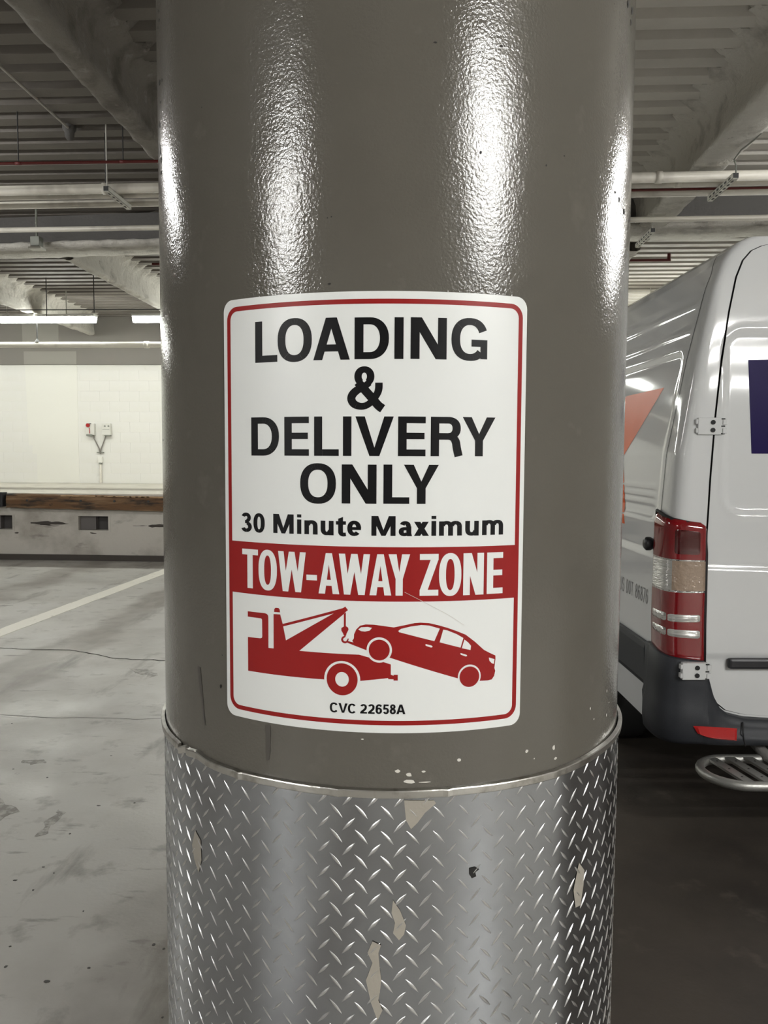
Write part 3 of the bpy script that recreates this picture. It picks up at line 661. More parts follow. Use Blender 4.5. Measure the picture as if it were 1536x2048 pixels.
sign = empty('tow_away_sign', (AX, AY, 1.2)); tag(sign, 'white and red sticker sign LOADING & DELIVERY ONLY wrapped on the grey column', 'sign')
def so(o): o.matrix_parent_inverse = Matrix.Translation((-AX, -AY, -1.2)); return o
def rrect(a, b, c, d, r, n=8, wav=0):
    out = []
    for cx, cy, a0 in ((c-r, d-r, 0), (a+r, d-r, 90), (a+r, b+r, 180), (c-r, b+r, 270)):
        out += [(cx+r*cos(radians(a0+90*k/n)), cy+r*sin(radians(a0+90*k/n))) for k in range(n+1)]
    return out
def frame(o, i_): return [[o[k], o[(k+1) % len(o)], i_[(k+1) % len(o)], i_[k]] for k in range(len(o))]
SO = rrect(-265.5, 1203.3, 196.5, 1821, 17)
so(wrap([SO], .0004, 'sheet', VINYL, sign, th=.0006))
e0 = .00115
bo = rrect(-258.5, 1214.6, 189.3, 1810.6, 19); bi = rrect(-251.7, 1221.2, 182.4, 1804.0, 13)
so(wrap(frame(bo, bi)+[rect(-252, 1392.3, 182.8, 1469.2)], e0, 'red_border', RED, sign))
TXT = [('L', -205.1, -167.6, 1728.3, 1786.2), ('O', -167.1, -114.1, 1727.0, 1787.8), ('A', -112.1, -59.6, 1728.5, 1786.3), ('D', -53.1, -5.7, 1728.9, 1785.7), ('I', 1.8, 14.2, 1729.2, 1785.7), ('N', 23.9, 74.0, 1729.5, 1785.9), ('G', 80.6, 134.3, 1728.5, 1787.2)]
so(wrap([p for g in TXT for p in glyph(*g, 12.4, 9.6)], e0, 'text_loading', BLACK, sign, lay=True))
so(wrap(glyph('&', -63.2, -6.4, 1661.2, 1719.3, 11.5, 9.2), e0, 'text_ampersand', BLACK, sign, lay=True))
TXT = [('D', -213.1, -165.4, 1595.6, 1650.6), ('E', -156.8, -118.7, 1595.8, 1650.7), ('L', -110.9, -75.0, 1595.9, 1650.7), ('I', -69.1, -57.1, 1596.0, 1650.7), ('V', -51.6, 1.6, 1596.1, 1650.7), ('E', 7.6, 45.8, 1596.2, 1650.8), ('R', 52.9, 97.4, 1596.3, 1650.8), ('Y', 98.2, 147.4, 1596.5, 1651)]
so(wrap([p for g in TXT for p in glyph(*g, 11.9, 9.2)], e0, 'text_delivery', BLACK, sign, lay=True))
TXT = [('O', -132.1, -79.0, 1528.5, 1585.6), ('N', -70.7, -21.8, 1529.7, 1584.2), ('L', -12.2, 23.8, 1529.9, 1584.4), ('Y', 16.0, 64.8, 1529.9, 1584.4)]
so(wrap([p for g in TXT for p in glyph(*g, 12.2, 9.2)], e0, 'text_only', BLACK, sign, lay=True))
TXT = [('3', -233.5, -213.3, 1483.6, 1512.1), ('0', -210.2, -190.1, 1483.6, 1512.1), ('M', -175.5, -142.3, 1484.6, 1512.3), ('i', -137.1, -130.4, 1484.8, 1512.8), ('n', -125.7, -105.8, 1484.9, 1505.0), ('u', -101.3, -82.3, 1484.4, 1504.8), ('t', -78.9, -64.6, 1484.5, 1510.7), ('e', -62.7, -43.0, 1484.2, 1505.7),
       ('M', -28.6, 5.0, 1485.0, 1512.8), ('a', 9.4, 28.1, 1484.7, 1505.8), ('x', 30.7, 51.8, 1485.1, 1505.0), ('i', 55.2, 61.9, 1485.1, 1513.2), ('m', 66.0, 99.1, 1485.1, 1505.8), ('u', 104.0, 124.3, 1484.6, 1505.5), ('m', 129.4, 162.5, 1485, 1506.3)]
so(wrap([p for g in TXT for p in glyph(*g, 7.0, 5.0)], e0, 'text_minute_maximum', BLACK, sign, lay=True))
TXT = [('T', -231.6, -202.2, 1400.8, 1458.6), ('O', -201.4, -169.6, 1399.9, 1459.6), ('W', -167.6, -123.6, 1401.0, 1458.8), ('-', -122.7, -106.7, 1419.4, 1427.2), ('A', -104.3, -73.9, 1401.1, 1459), ('W', -74.6, -30.3, 1401.1, 1459.0), ('A', -30.9, -0.5, 1401.1, 1459.2), ('Y', -4.5, 25.6, 1400.9, 1459.3), ('Z', 39.3, 65.8, 1400.6, 1459.7), ('O', 66.6, 99.1, 1399.5, 1460.6), ('N', 101.9, 132.8, 1400, 1459.8), ('E', 137.8, 163.1, 1400.2, 1459.8)]
so(wrap([p for g in TXT for p in glyph(*g, 10.0 if g[0] in 'TONYZE' else 9.0, 8.4)], .0014, 'text_tow_away_zone', VINYL, sign, lay=True))
TXT = [('C', -87.7, -75.2, 1230.2, 1244.7), ('V', -74.9, -61.6, 1230.6, 1244.4), ('C', -61.2, -49.0, 1230.2, 1244.6), ('2', -43.5, -33.8, 1230.9, 1244.6), ('2', -32.3, -22.8, 1230.9, 1244.8), ('6', -21.6, -12.4, 1230.9, 1245.0), ('5', -11.2, -2.6, 1230.9, 1244.9), ('8', -1.6, 7.2, 1230.9, 1245.2), ('A', 7.8, 20.6, 1231.1, 1244.9)]
so(wrap([p for g in TXT for p in glyph(*g, 3.2, 2.4)], e0, 'text_vehicle_code', BLACK, sign, lay=True))
so(wrap(path([(18, 1406), (45, 1392), (80, 1373), (104, 1357)], .45), .0018, 'scratch', WCHIP, sign))
# tow truck pictogram (side view, red), white details laid over it
truck = [(-222, 1276.3), (-222, 1327.2), (-198.9, 1327.9), (-196.4, 1328.8), (-195.6, 1331), (-195.7, 1355), (-196.2, 1356.8), (-198, 1357.6), (-222, 1357.8), (-222, 1365.8), (-190.6, 1366.0), (-187.3, 1365.2), (-185.3, 1363.4), (-184.7, 1360.5), (-184.8, 1315.2), (-175.9, 1315.4),
         (-175.8, 1366.1), (-164.6, 1366.5), (-160.6, 1352.9), (-68.7, 1381.5), (-65.3, 1383.9), (-61.4, 1378.9), (-64.6, 1376.3), (-67.9, 1372.6), (-133.9, 1315.9), (-45.3, 1315.7), (-27.6, 1311.2), (-.4, 1302.7), (-.3, 1288), (3.6, 1286.4), (3.6, 1287.8), (9.6, 1287.8), (9.6, 1279.5), (3.6, 1279.5), (3.6, 1281.2), (-4.0, 1281.5), (-4.0, 1283.0), (-43.8, 1277.9), (-69, 1277.2), (-95.9, 1277.2)]
beac = [(-174.9, 1369.3), (-174.5, 1373.6), (-172.4, 1375.7), (-167.4, 1375.7), (-165.4, 1373.6), (-164.9, 1369.4)]
blockp = [(-67.9, 1354.9), (-65.7, 1356.5), (-63.5, 1355.4), (-61.0, 1353.8), (-60.5, 1350.9), (-63.3, 1345.3), (-63.9, 1342.6), (-67.4, 1342.5), (-68.3, 1345.1), (-70.9, 1349.3), (-70.9, 1352.9)]
hook = path([(-65.5, 1343), (-66.0, 1341), (-68.6, 1339.3), (-69.7, 1336.3), (-68.3, 1333.6), (-65.3, 1332.6), (-62.6, 1334.0), (-60.8, 1338.2)], [2, 2.4, 2.8, 3, 3, 2.8, 2.4, 1.2])
so(wrap([truck, beac, [(-67.3, 1373.3), (-64.4, 1375.6), (-64.4, 1355), (-67.3, 1355)], blockp]+hook, e0, 'tow_truck_pictogram', RED, sign))
def disc(cx, cy, rx, ry, n=40): return [(cx+rx*cos(2*pi*k/n), cy+ry*sin(2*pi*k/n)) for k in range(n)]
so(wrap([[(-159.6, 1349.4), (-82.2, 1373.4), (-155.2, 1329.4)], disc(-69.7, 1279.2, 26.2, 26.4)], .0014, 'truck_cutouts', VINYL, sign))
so(wrap([rect(-98, 1250, -41, 1276.9)], .0013, 'truck_underside', VINYL, sign))
so(wrap(ring(-69.7, 1279.2, 22.5, 23.2, 12.6, 12.6, n=2), .0017, 'truck_wheel', RED, sign))
car = [(-53.3, 1332.9), (-55.2, 1335.2), (-52.9, 1338.9), (-52.6, 1344.7), (-49.4, 1351.9), (-44.0, 1357.3), (-36.1, 1359.3), (-24.1, 1359.2), (3.5, 1355.7), (23.6, 1359.9), (33, 1361.9), (41, 1362.4), (53.2, 1361.5), (66, 1358.3), (79.6, 1354.1), (93, 1349), (106.7, 1343.1), (120.7, 1332.3), (135.1, 1319.3), (144.4, 1314.2), (153.5, 1309.7), (153.6, 1304.5), (152.1, 1291.6), (153.5, 1287.3), (151.9, 1280.1), (148.2, 1275.1), (142.0, 1274.1), (128, 1274.6), (95.1, 1280.6), (-2.7, 1312.6), (-35.0, 1322.4), (-63.0, 1332.5), (-61.0, 1334.6)]
so(wrap([car], e0, 'car_pictogram', RED, sign))
w1, w2 = (-16.8, 1323.2), (113.1, 1281.9)
so(wrap([disc(*w1, 17.9, 18.2), disc(*w2, 17.3, 17.6), [(9.7, 1350.7), (13.6, 1353.7), (27.3, 1357.0), (42.1, 1358.9), (53.2, 1358), (68.6, 1353.3), (60.9, 1335.6), (10.9, 1349.0)], [(73.6, 1351.7), (79.6, 1350.4), (93.1, 1344.6), (103.3, 1338.5), (99.2, 1324.8), (68.5, 1333.7)],
         [(104.9, 1336.2), (110.8, 1331.5), (114.9, 1326.6), (114.2, 1320.6), (101.1, 1323.9)], [(48.8, 1331.6), (57.3, 1329.2), (58.6, 1327.4), (56.5, 1326.5), (49.4, 1328.9), (48, 1330.2)], [(99.7, 1316.9), (108.3, 1313.9), (109.5, 1312.2), (107.2, 1311.6), (100.1, 1314.4), (98.9, 1315.7)],
         [(142.7, 1307.7), (151.9, 1304.6), (151.2, 1297.8), (147.8, 1298.8), (144.0, 1302.6)], [(-46.6, 1351.8), (-42.5, 1355.1), (-33.3, 1355.8), (-27.2, 1354.7), (-30.5, 1350.7), (-37.0, 1349.1), (-42.5, 1349.6)]], .0014, 'car_cutouts', VINYL, sign))
so(wrap([disc(*w1, 14.7, 14.9)], .0018, 'car_wheel', RED, sign)); so(wrap([disc(*w2, 14.9, 14.9)], .0018, 'car_wheel', RED, sign))

# ------------------------------------------------------------------ diamond-plate cladding with rim
clad = empty('diamond_plate_guard', (AX, AY, 0)); tag(clad, 'silver diamond-plate metal guard wrapped round the foot of the column', 'column guard')
RC = .4275; ZR = 1.121; nc = 256; zl = [0, .3, .6]+[.7+.03*k for k in range(14)]+[ZR-.004]
def fclad(i, j):
    a = 2*pi*i/nc; z = zl[j]; d = .0009*noise.noise(Vector((cos(a)*2.5, sin(a)*2.5, z*2)))
    return P(a*RC, z, d, RC)
o = colobj(MB().grid(fclad, nc+1, len(zl)).build('plate', ALU, clad, fix=False))
bm = bmesh.new(); bm.from_mesh(o.data); bmesh.ops.remove_doubles(bm, verts=bm.verts, dist=.0001); bmesh.ops.recalc_face_normals(bm, faces=bm.faces); bm.to_mesh(o.data); bm.free(); o.data.shade_smooth()
# rolled rim: closed ring section, with kinks
KINK = {-.925: 1.6, -.89: -1.3, -.557: .6, -.18: .45, .19: .5, .62: .4}
def frim(i, j):
    a = 2*pi*i/360; aa = a if a < pi else a-2*pi
    sec = [(-.0008, -.012), (.0036, -.0115), (.0042, -.0105), (.0048, -.0015), (.0040, .0), (-.0018, .0012), (-.0022, .0002), (-.0010, -.006)][j % 8]
    fl = sm(.75, 1.2, aa)*.0022*(1-sm(1.5, 2.2, aa))+sm(.75, 1.2, -aa)*.0020*(1-sm(1.5, 2.2, -aa))
    k = sum(v*math.exp(-((aa-c)/.012)**2) for c, v in KINK.items())
    wz = .0016*noise.noise(Vector((aa*2.2, 1, 0)))+.004*sm(.5, 1.1, aa)-.0018*k; wr = .0008*noise.noise(Vector((aa*6, 3, 0)))+.0022*k
    dn = .0045*math.exp(-((aa+.80)/.05)**2)
    return P(a*RC, ZR+sec[1]+wz+dn, sec[0]+fl+wr, RC)
o = colobj(MB().grid(frim, 361, 9).build('rim', RIM, clad, fix=False)); 
bm = bmesh.new(); bm.from_mesh(o.data); bmesh.ops.remove_doubles(bm, verts=bm.verts, dist=.00005); bmesh.ops.recalc_face_normals(bm, faces=bm.faces); bm.to_mesh(o.data); bm.free()
o['label'] = 'thin rolled metal rim, kinked at the left'
# raised treads
def tread_mesh(sign_):
    n_ = 7; L_, Wd, Ht = .0275, .0050, .0012; ang = radians(47)*sign_; vs = []; fs = []
    for k in range(n_):
        t = -1+2*k/(n_-1); ww = Wd/2*(1-abs(t)**1.7)+.00015; hh = Ht*(1-abs(t)**2.4)*(1.18 if k == n_//2 else 1)
        for q, h in ((-ww, -.0004), (-ww*.14, hh), (ww*.14, hh), (ww, -.0004)):
            x, z = t*L_/2, q; vs.append((x*cos(ang)-z*sin(ang), -h, x*sin(ang)+z*cos(ang)))
    for k in range(n_-1):
        for j in range(3): fs.append((k*4+j, k*4+j+1, (k+1)*4+j+1, (k+1)*4+j))
    me = pyd(vs, fs); bm = bmesh.new(); bm.from_mesh(me); bmesh.ops.recalc_face_normals(bm, faces=bm.faces)
    if sum(f.normal.y for f in bm.faces) > 0: bmesh.ops.reverse_faces(bm, faces=bm.faces)
    bm.to_mesh(me); bm.free(); me.materials.append(ALUT); me.shade_smooth(); return me
tm = {1: tread_mesh(1), -1: tread_mesh(-1)}
NT = 72; ps = 2*pi*RC/NT; cand = []
base = atan2(BY, BX)
for kind, s0, z0 in ((-1, -.1533, 1.0870), (1, -.1345, 1.1050)):
    for c in range(NT):
        s_ = s0+c*ps
        while s_ > pi*RC: s_ -= 2*pi*RC
        for r in range(30):
            z = z0-.0371*r
            if z < .015 or z > 1.108: continue
            cand.append((abs(s_)*(1.0) + max(0, (.87-z))*3, s_, z, kind))
cand.sort(); near = cand[:300]; rest = cand[300:]
for d, s_, z, k in near:
    o = bpy.data.objects.new('raised_tread', tm[k]); COL.objects.link(o); o.parent = clad
    p = P(s_, z, 0, RC); o.location = (p.x-AX, p.y-AY, z); o.rotation_euler = (0, 0, base+s_/RC+pi/2)
mb = MB()
for d, s_, z, k in rest:
    p = P(s_, z, 0, RC); M_ = Matrix.Translation((p.x-AX, p.y-AY, z)) @ Matrix.Rotation(base+s_/RC+pi/2, 4, 'Z')
    mb.add([M_ @ v.co for v in tm[k].vertices], [tuple(f.vertices) for f in tm[k].polygons])
o = mb.build('raised_treads', ALUT, clad, fix=False); o['kind'] = 'stuff'
RES = [[(19.7, 1106.1), (62.9, 1104.7), (65.9, 1100.1), (50.0, 1086.9), (39.3, 1072.5), (30.0, 1063.2), (22.7, 1076.6)], [(-24.4, 895.2), (-12.1, 889.6), (-15.6, 878.1), (-13.3, 851.7), (-11.0, 836.5), (-15.3, 805.9), (-9.3, 790.8), (-16.6, 775.2), (-26.2, 801.5), (-33.7, 835.4), (-24.3, 862.6), (-31.6, 877.4)],
       [(4.9, 957.7), (15.1, 942.6), (19.5, 931.3), (23.9, 919.9), (21.1, 906.4), (14.0, 897.5), (5.2, 908.0), (8.0, 923.9), (2.8, 938.9)], [(333.1, 951.8), (350.5, 932.8), (348.5, 908.6), (340.7, 878.3), (326.1, 880.1), (319.3, 911.6), (326.7, 933.5)], [(-352.6, 991.9), (-335.8, 981.4), (-333.5, 949.1), (-343.0, 924.6), (-355.5, 940.6), (-363.4, 962.7)]]
for q in RES: colobj(wrap([q], .0009, 'tape_residue', TAPE, clad, RC))
colobj(wrap([[(116.8, 998.2), (126.1, 999.2), (132.5, 994.5), (126.3, 990.9), (127.9, 984.6), (120.9, 982.6), (116.9, 989.2)]], .0011, 'puncture', DARKCHIP, clad, RC))

# ------------------------------------------------------------------ the van (own frame: u right, v forward from the rear face, z up)
VA = radians(3.88)
van = empty('delivery_van', (1.003, 3.341, 0), VA)
tag(van, 'white high-roof delivery van parked nose-in behind the column, rear doors closed', 'van')
T_IN = [(.38, .03), (.6, .012), (.9, 0), (1.3, .002), (1.6, .022), (2.0, .095), (2.3, .165), (2.40, .203), (2.45, .238), (2.48, .272), (2.50, .31)]
T_UG = [(.500, 1.0), (.504, .62), (.508, .46), (.517, .32), (.535, .245), (.565, .207), (.62, .177), (.71, .152), (.9, .146), (1.28, .142), (1.5, .152), (1.76, .171), (2.0, .196), (2.19, .226), (2.33, .255), (2.40, .283), (2.44, .318), (2.462, .365), (2.475, .44), (2.488, .66), (2.50, 1.0)]
T_FR = [(.38, 5.75), (.95, 5.85), (1.05, 5.75), (1.25, 5.35), (2.2, 4.65), (2.5, 4.25)]
inset = lambda z: interp(z, T_IN)
ugap = lambda z: 1.0 if z < .5 or z > 2.5 else interp(z, T_UG)
def v0(z): return 0 if z < 1.3 else .085*((z-1.3)/1.2)**1.3
def rbox(x, z, a, b, c, d, r):
    """signed distance to a rounded box, negative inside"""
    qx = abs(x-(a+b)/2)-(b-a)/2+r; qz = abs(z-(c+d)/2)-(d-c)/2+r
    return hypot(max(qx, 0), max(qz, 0))+min(max(qx, qz), 0)-r
def drear(u, z):
    if u > 1: u = 2-u
    d = -.010*(1-sm(-.012, .014, rbox(u, z, .216+.0*z, .945, 1.365, 2.105, .075)))
    d += .004*math.exp(-((rbox(u, z, .216, .945, 1.365, 2.105, .075)-.014)/.008)**2)
    d += .010*(1-sm(1.125, 1.150, z+.03*(u-.15)))-.010*(1-sm(.755, .772, z))
    return d
def dside(v, z):
    d = -.011*(1-sm(-.014, .014, rbox(v, z, .215, 1.75, 1.325, 2.04, .06)))-.011*(1-sm(-.014, .014, rbox(v, z, 1.95, 3.4, 1.325, 2.04, .06)))
    if v < 1.75:
        for k, zz in enumerate((1.345, 1.385, 1.42, 1.455)): d += .0035*math.exp(-((z-zz)/.009)**2)*sm(.24, .30, v)
    d += .012*(1-sm(1.150, 1.180, z))
    e = sm(.14, .2, v); d = d*e+ e*(.006*math.exp(-((z-2.13)/.012)**2)+.007*math.exp(-((z-2.24)/.014)**2))
    return d
def contour(z, res=1):
    """list of (u, v, du, dv, kind) for the left half, front to rear"""
    a = inset(z); vf = interp(z, T_FR); ug = ugap(z); out = []
    rf = .30
    for k in range(8): out.append((1-(1-a-rf)*(k/8), vf+rf*.8*(1-(k/8)**2*.25)-.0, 0, 1, 'f'))
    for k in range(8):
        q = pi/2*k/8; out.append((a+rf-rf*sin(q), vf+rf*.6*cos(q), -sin(q), cos(q), 'f'))
    n1 = 14
    for k in range(n1): out.append((a, vf+(1.8-vf)*k/n1, -1, 0, 's'))
    n2 = int(96/res)
    for k in range(n2+1): out.append((a, 1.8+(.15-1.8)*k/n2, -1, 0, 's'))
    uc = min(a+.105, a+.8*(ug-a)); w_ = uc-a; b = .15; vr = v0(z)
    nk = 18
    for k in range(1, nk+1):
        q = pi/2*k/nk; c, s = cos(q), sin(q); e = 2/4.2
        u_ = a+w_*(1-c**e if c > 0 else 1); v_ = vr+(b)*(1-s**e)
        if k == nk: u_, v_ = uc, vr
        v_ += 0
        out.append((u_, min(v_, .15) if vr < .001 else .15+(v_-vr-b)*(b-vr)/b+0 if vr < b else v_, -c, -s, 'c'))
    for k in range(1, 9): out.append((uc+(ug-.004-uc)*k/8, vr, 0, -1, 'r'))
    return out
def vpt(u, v, nx, ny, kind, z):
    d = 0
    if kind == 's': d = dside(v, z)
    if kind == 'c': d = dside(.145, z)*0+ .010*(1-sm(1.125, 1.16, z))*(-ny)*1.0
    if kind == 'r': d = drear(max(u, .0), z)
    return (u+nx*d, v+ny*d, z)
zrows = [.40+.02*k for k in range(5)]+[.5+.004*k for k in range(1, 18)]
z = .58
while z < 2.36: zrows.append(z); z += .012
zrows += [2.36+.01*k for k in range(8)]+[2.44+.004*k for k in range(0, 15)]+[2.4985, 2.5]
zrows = sorted(set(round(q, 4) for q in zrows))
def shell(flip, res):
    rows = []
    for z in zrows:
        rows.append([vpt(*c[:5], z) for c in contour(z, res)])
    base_ = rows[-1]; vfr = interp(2.5, T_FR)
    for k in range(1, 15):
        s_ = k/14; zz = 2.50+.045*(1-(1-s_)**2)
        rows.append([(u+(1-u)*s_, v+(max(.7, min(v, 3.9))-v)*s_, zz) for u, v, _ in base_])
    n_ = len(rows[0]); vs = [p for r in rows for p in r]
    if flip: vs = [(2-u, v, z) for u, v, z in vs]
    fs = []; mi = []
    for i in range(len(rows)-1):
        for j in range(n_-1):
            a = vs[i*n_+j]; b = vs[i*n_+j+1]
            # wheel arches
            if a[2] < .78 and (a[0] < .3 or a[0] > 1.7):
                if any(hypot(a[1]-wy, a[2]-.35) < .405 for wy in (1.22, 4.85)): continue
            p = [i*n_+j, i*n_+j+1, (i+1)*n_+j+1, (i+1)*n_+j]
            fs.append(tuple(p if flip else p[::-1])); mi.append(1 if j < 12 and 1.32 < a[2] < 2.15 else 0)
    me = pyd(vs, fs); 
    me.materials.append(VWHITE); me.materials.append(WINDS); me.polygons.foreach_set('material_index', mi); return me
o = obj('body_side', shell(False, 1), None, van, True); 
o = obj('body_side', shell(True, 3), None, van, True)
# rear doors
def door(flip, res):
    zz_ = [q for q in zrows if .5 < q < 2.5]; n_ = int(76/res); vs = []
    for z in zz_:
        a = min(ugap(z)+.004, .996)
        for k in range(n_+1):
            t = k/n_; u = a+(.997-a)*t; e = max(0, 1-k/1.0); 
            vs.append((u, v0(z)-drear(u, z)+.006*e*0, z))
        
    if flip: vs = [(2-u, v, z) for u, v, z in vs]
    m_ = n_+1; fs = []
    for i in range(len(zz_)-1):
        for j in range(n_):
            p = [i*m_+j, i*m_+j+1, (i+1)*m_+j+1, (i+1)*m_+j]; fs.append(tuple(p[::-1] if flip else p))
    return pyd(vs, fs)
dl = obj('rear_door', door(False, 1), VWHITE, van, True); dr = obj('rear_door', door(True, 2), VWHITE, van, True)
# dark weatherstrip seen in the gap round the doors
def strip(flip):
    L_ = [(ugap(z), v0(z)-drear(min(ugap(z), .99), z)*.0+.010, z) for z in zrows if .5 < z < 2.5]
    vs = []
    for i, p in enumerate(L_):
        a = Vector(L_[max(0, i-1)]); b = Vector(L_[min(len(L_)-1, i+1)]); d = (b-a); n_ = Vector((-d.z, 0, d.x)).normalized()*.022
        vs += [tuple(Vector(p)-n_), tuple(Vector(p)+n_)]
    if flip: vs = [(2-u, v, z) for u, v, z in vs]
    return pyd(vs, [(2*i, 2*i+1, 2*i+3, 2*i+2) for i in range(len(L_)-1)])
obj('door_seal', strip(False), VGAP, van); obj('door_seal', strip(True), VGAP, van)
MB().grid(lambda i, j: (.985+.03*j, v0(.5+.05*i)+.014, .5+.05*i), 40, 2).build('door_seal', VGAP, van)
# seam between side wall and corner panel
def seam(v, za, zb, wd=.0022, m_=VGAP):
    vs = []; n_ = 60
    for i in range(n_+1):
        z = za+(zb-za)*i/n_; vv = v+(.10*sm(2.35, 2.5, z)); a = inset(z)-dside(vv, z)*1-.0015
        vs += [(a, vv-wd, z), (a, vv+wd, z)]
    return obj('panel_seam', pyd(vs, [(2*i, 2*i+1, 2*i+3, 2*i+2) for i in range(n_)]), m_, van)
seam(.152, 1.33, 2.49)
# underbody, wheels
MB().cbox((.10, .10, .36), (1.90, 5.6, .52), .02).build('underbody', VGAP, van)
MB().box((.30, .12, .52), (1.70, .16, 2.3)).build('inner_lining', VGAP, van)
for sx in (0, 1):
    for wy in (1.22, 4.85):
        x = .17 if sx == 0 else 1.83
        wt = empty('wheel'); wt.parent = van; wt.location = (x, wy, .345)
        prf = [(.20, -.11), (.30, -.115), (.335, -.10), (.345, -.07), (.345, .07), (.335, .10), (.30, .115), (.20, .11)]
        mb = MB(); mb.grid(lambda i, j: (prf[j][1], prf[j][0]*cos(2*pi*i/40), prf[j][0]*sin(2*pi*i/40)), 41, 8); mb.build('tyre', TYRE, wt, True)
        pr2 = [(.205, -.10), (.195, -.06), (.12, -.03), (.07, -.055), (.0, -.06)]
        sg = 1 if sx == 0 else -1
        mb = MB(); mb.grid(lambda i, j: (sg*pr2[j][1], pr2[j][0]*cos(2*pi*i/40), pr2[j][0]*sin(2*pi*i/40)), 41, 5); mb.build('rim', STEPM, wt, True)
        mb = MB(); mb.grid(lambda i, j: ((.012 if sx == 0 else 1.988)+(j*.30 if sx == 0 else -j*.30), wy+.405*cos(pi*i/24), .35+.405*sin(pi*i/24)), 25, 2); mb.build('arch_liner', VGAP, van)
        mb = MB(); mb.tube([((.014 if sx == 0 else 1.986), wy+.408*cos(-.12+(pi+.24)*i/28), .35+.408*sin(-.12+(pi+.24)*i/28)) for i in range(29)], .013, 8); mb.build('arch_lip', VWHITE, van, True)
# helper: point on the rear-left outline between side (f=0) and door gap (f=1)
def cpt(f, z, off, vstart=.15):
    C_ = [c for c in contour(z) if c[4] in 'scr']
    C_ = [c for c in C_ if c[4] != 's' or c[1] <= vstart+.02]
    pts_ = [Vector((c[0], c[1], 0)) for c in C_]; nn = [Vector((c[2], c[3], 0)) for c in C_]
    Ls = [0]
    for a, b in zip(pts_, pts_[1:]): Ls.append(Ls[-1]+(b-a).length)
    t = f*Ls[-1]; k = 0
    while k < len(Ls)-2 and Ls[k+1] < t: k += 1
    q = (t-Ls[k])/max(1e-6, Ls[k+1]-Ls[k]); p = pts_[k].lerp(pts_[k+1], q); n_ = nn[k].lerp(nn[k+1], q).normalized()
    return p+n_*off
tl = empty('tail_light'); tl.parent = van
def lens(z0, z1, name, m_, f0=0, f1=1, off=0.0, label=None, inner=False):
    nf, nz_ = 30, max(4, int((z1-z0)/.012)); vs = []
    for i in range(nz_+1):
        for j in range(nf+1):
            f = f0+(f1-f0)*j/nf; z = z0+(z1-z0)*i/nz_
            zt = z+(.02-.035*f)*max(0, (z-1.15)/.18) + (.02-.05*f)*max(0, (.90-z)/.15)
            # rounded outer outline of the whole lamp
            d = min(f*.28, (1-f)*.28, (1.335-z), (z-.755)); d2 = min(f0*9+1 if f0 > 0 else 1, 1)
            o_ = .012+.014*(1-max(0, 1-d/.022)**2)+off
            ff = f
            top = 1.335-z
            if top < .04: ff = min(f, 1-.10*(1-sqrt(max(0, 1-((.04-top)/.04)**2))))
            if inner:
                e = min((f-f0)/(f1-f0), (f1-f)/(f1-f0))*2; g = min(i, nz_-i)/nz_*2; o_ = .025+off*min(1, e*4)*min(1, g*4)
            p = cpt(ff, zt, o_); vs.append((p.x, p.y, zt))
    fs = [(i*(nf+1)+j, (i+1)*(nf+1)+j, (i+1)*(nf+1)+j+1, i*(nf+1)+j+1) for i in range(nz_) for j in range(nf)]
    o = obj(name, pyd(vs, fs), m_, tl, True)
    if label: o['label'] = label
    return o
lens(1.171, 1.335, 'upper_lens', VRED, label='dark red upper lens'); lens(1.165, 1.171, 'lens_divider', VCH, off=-.001)
lens(1.042, 1.165, 'clear_lens', VCLEAR, 0, .55, label='clear ribbed lens'); lens(1.042, 1.165, 'clear_lens', VAMB, .55, 1, label='clear lens with pale amber bulb behind')
lens(1.034, 1.042, 'lens_divider', VCH, off=.000); lens(.755, 1.034, 'lower_lens', VRED, label='red lower lens')
lens(1.19, 1.30, 'inner_square', VREDD, .56, .90, off=.003, inner=True, label='darker square in upper red lens')
for a, b in ((.908, .946), (.848, .884)):
    lens(a, b, 'clear_bar', VCH, .10, .50, off=.005, inner=True); lens(a+.002, b-.002, 'clear_bar', VCLEAR, .50, .92, off=.005, inner=True)
# dark surround of the lamp
pts = [(0, z) for z in (.76, .9, 1.05, 1.2, 1.34)]+[(f, 1.34-.018*f) for f in (.15, .3, .5, .7, .85)]+[(.97, 1.30)]+[(1, z) for z in (1.2, 1.05, .9, .75)]
P3 = []
for f, z in pts: 
    zt = z+(.02-.035*f)*max(0, (z-1.15)/.18)+(.02-.05*f)*max(0, (.90-z)/.15); p = cpt(f, z, .010); P3.append((p.x, p.y, zt))
MB().tube(P3, .008, 8).build('lamp_surround', VGAP, tl, True)
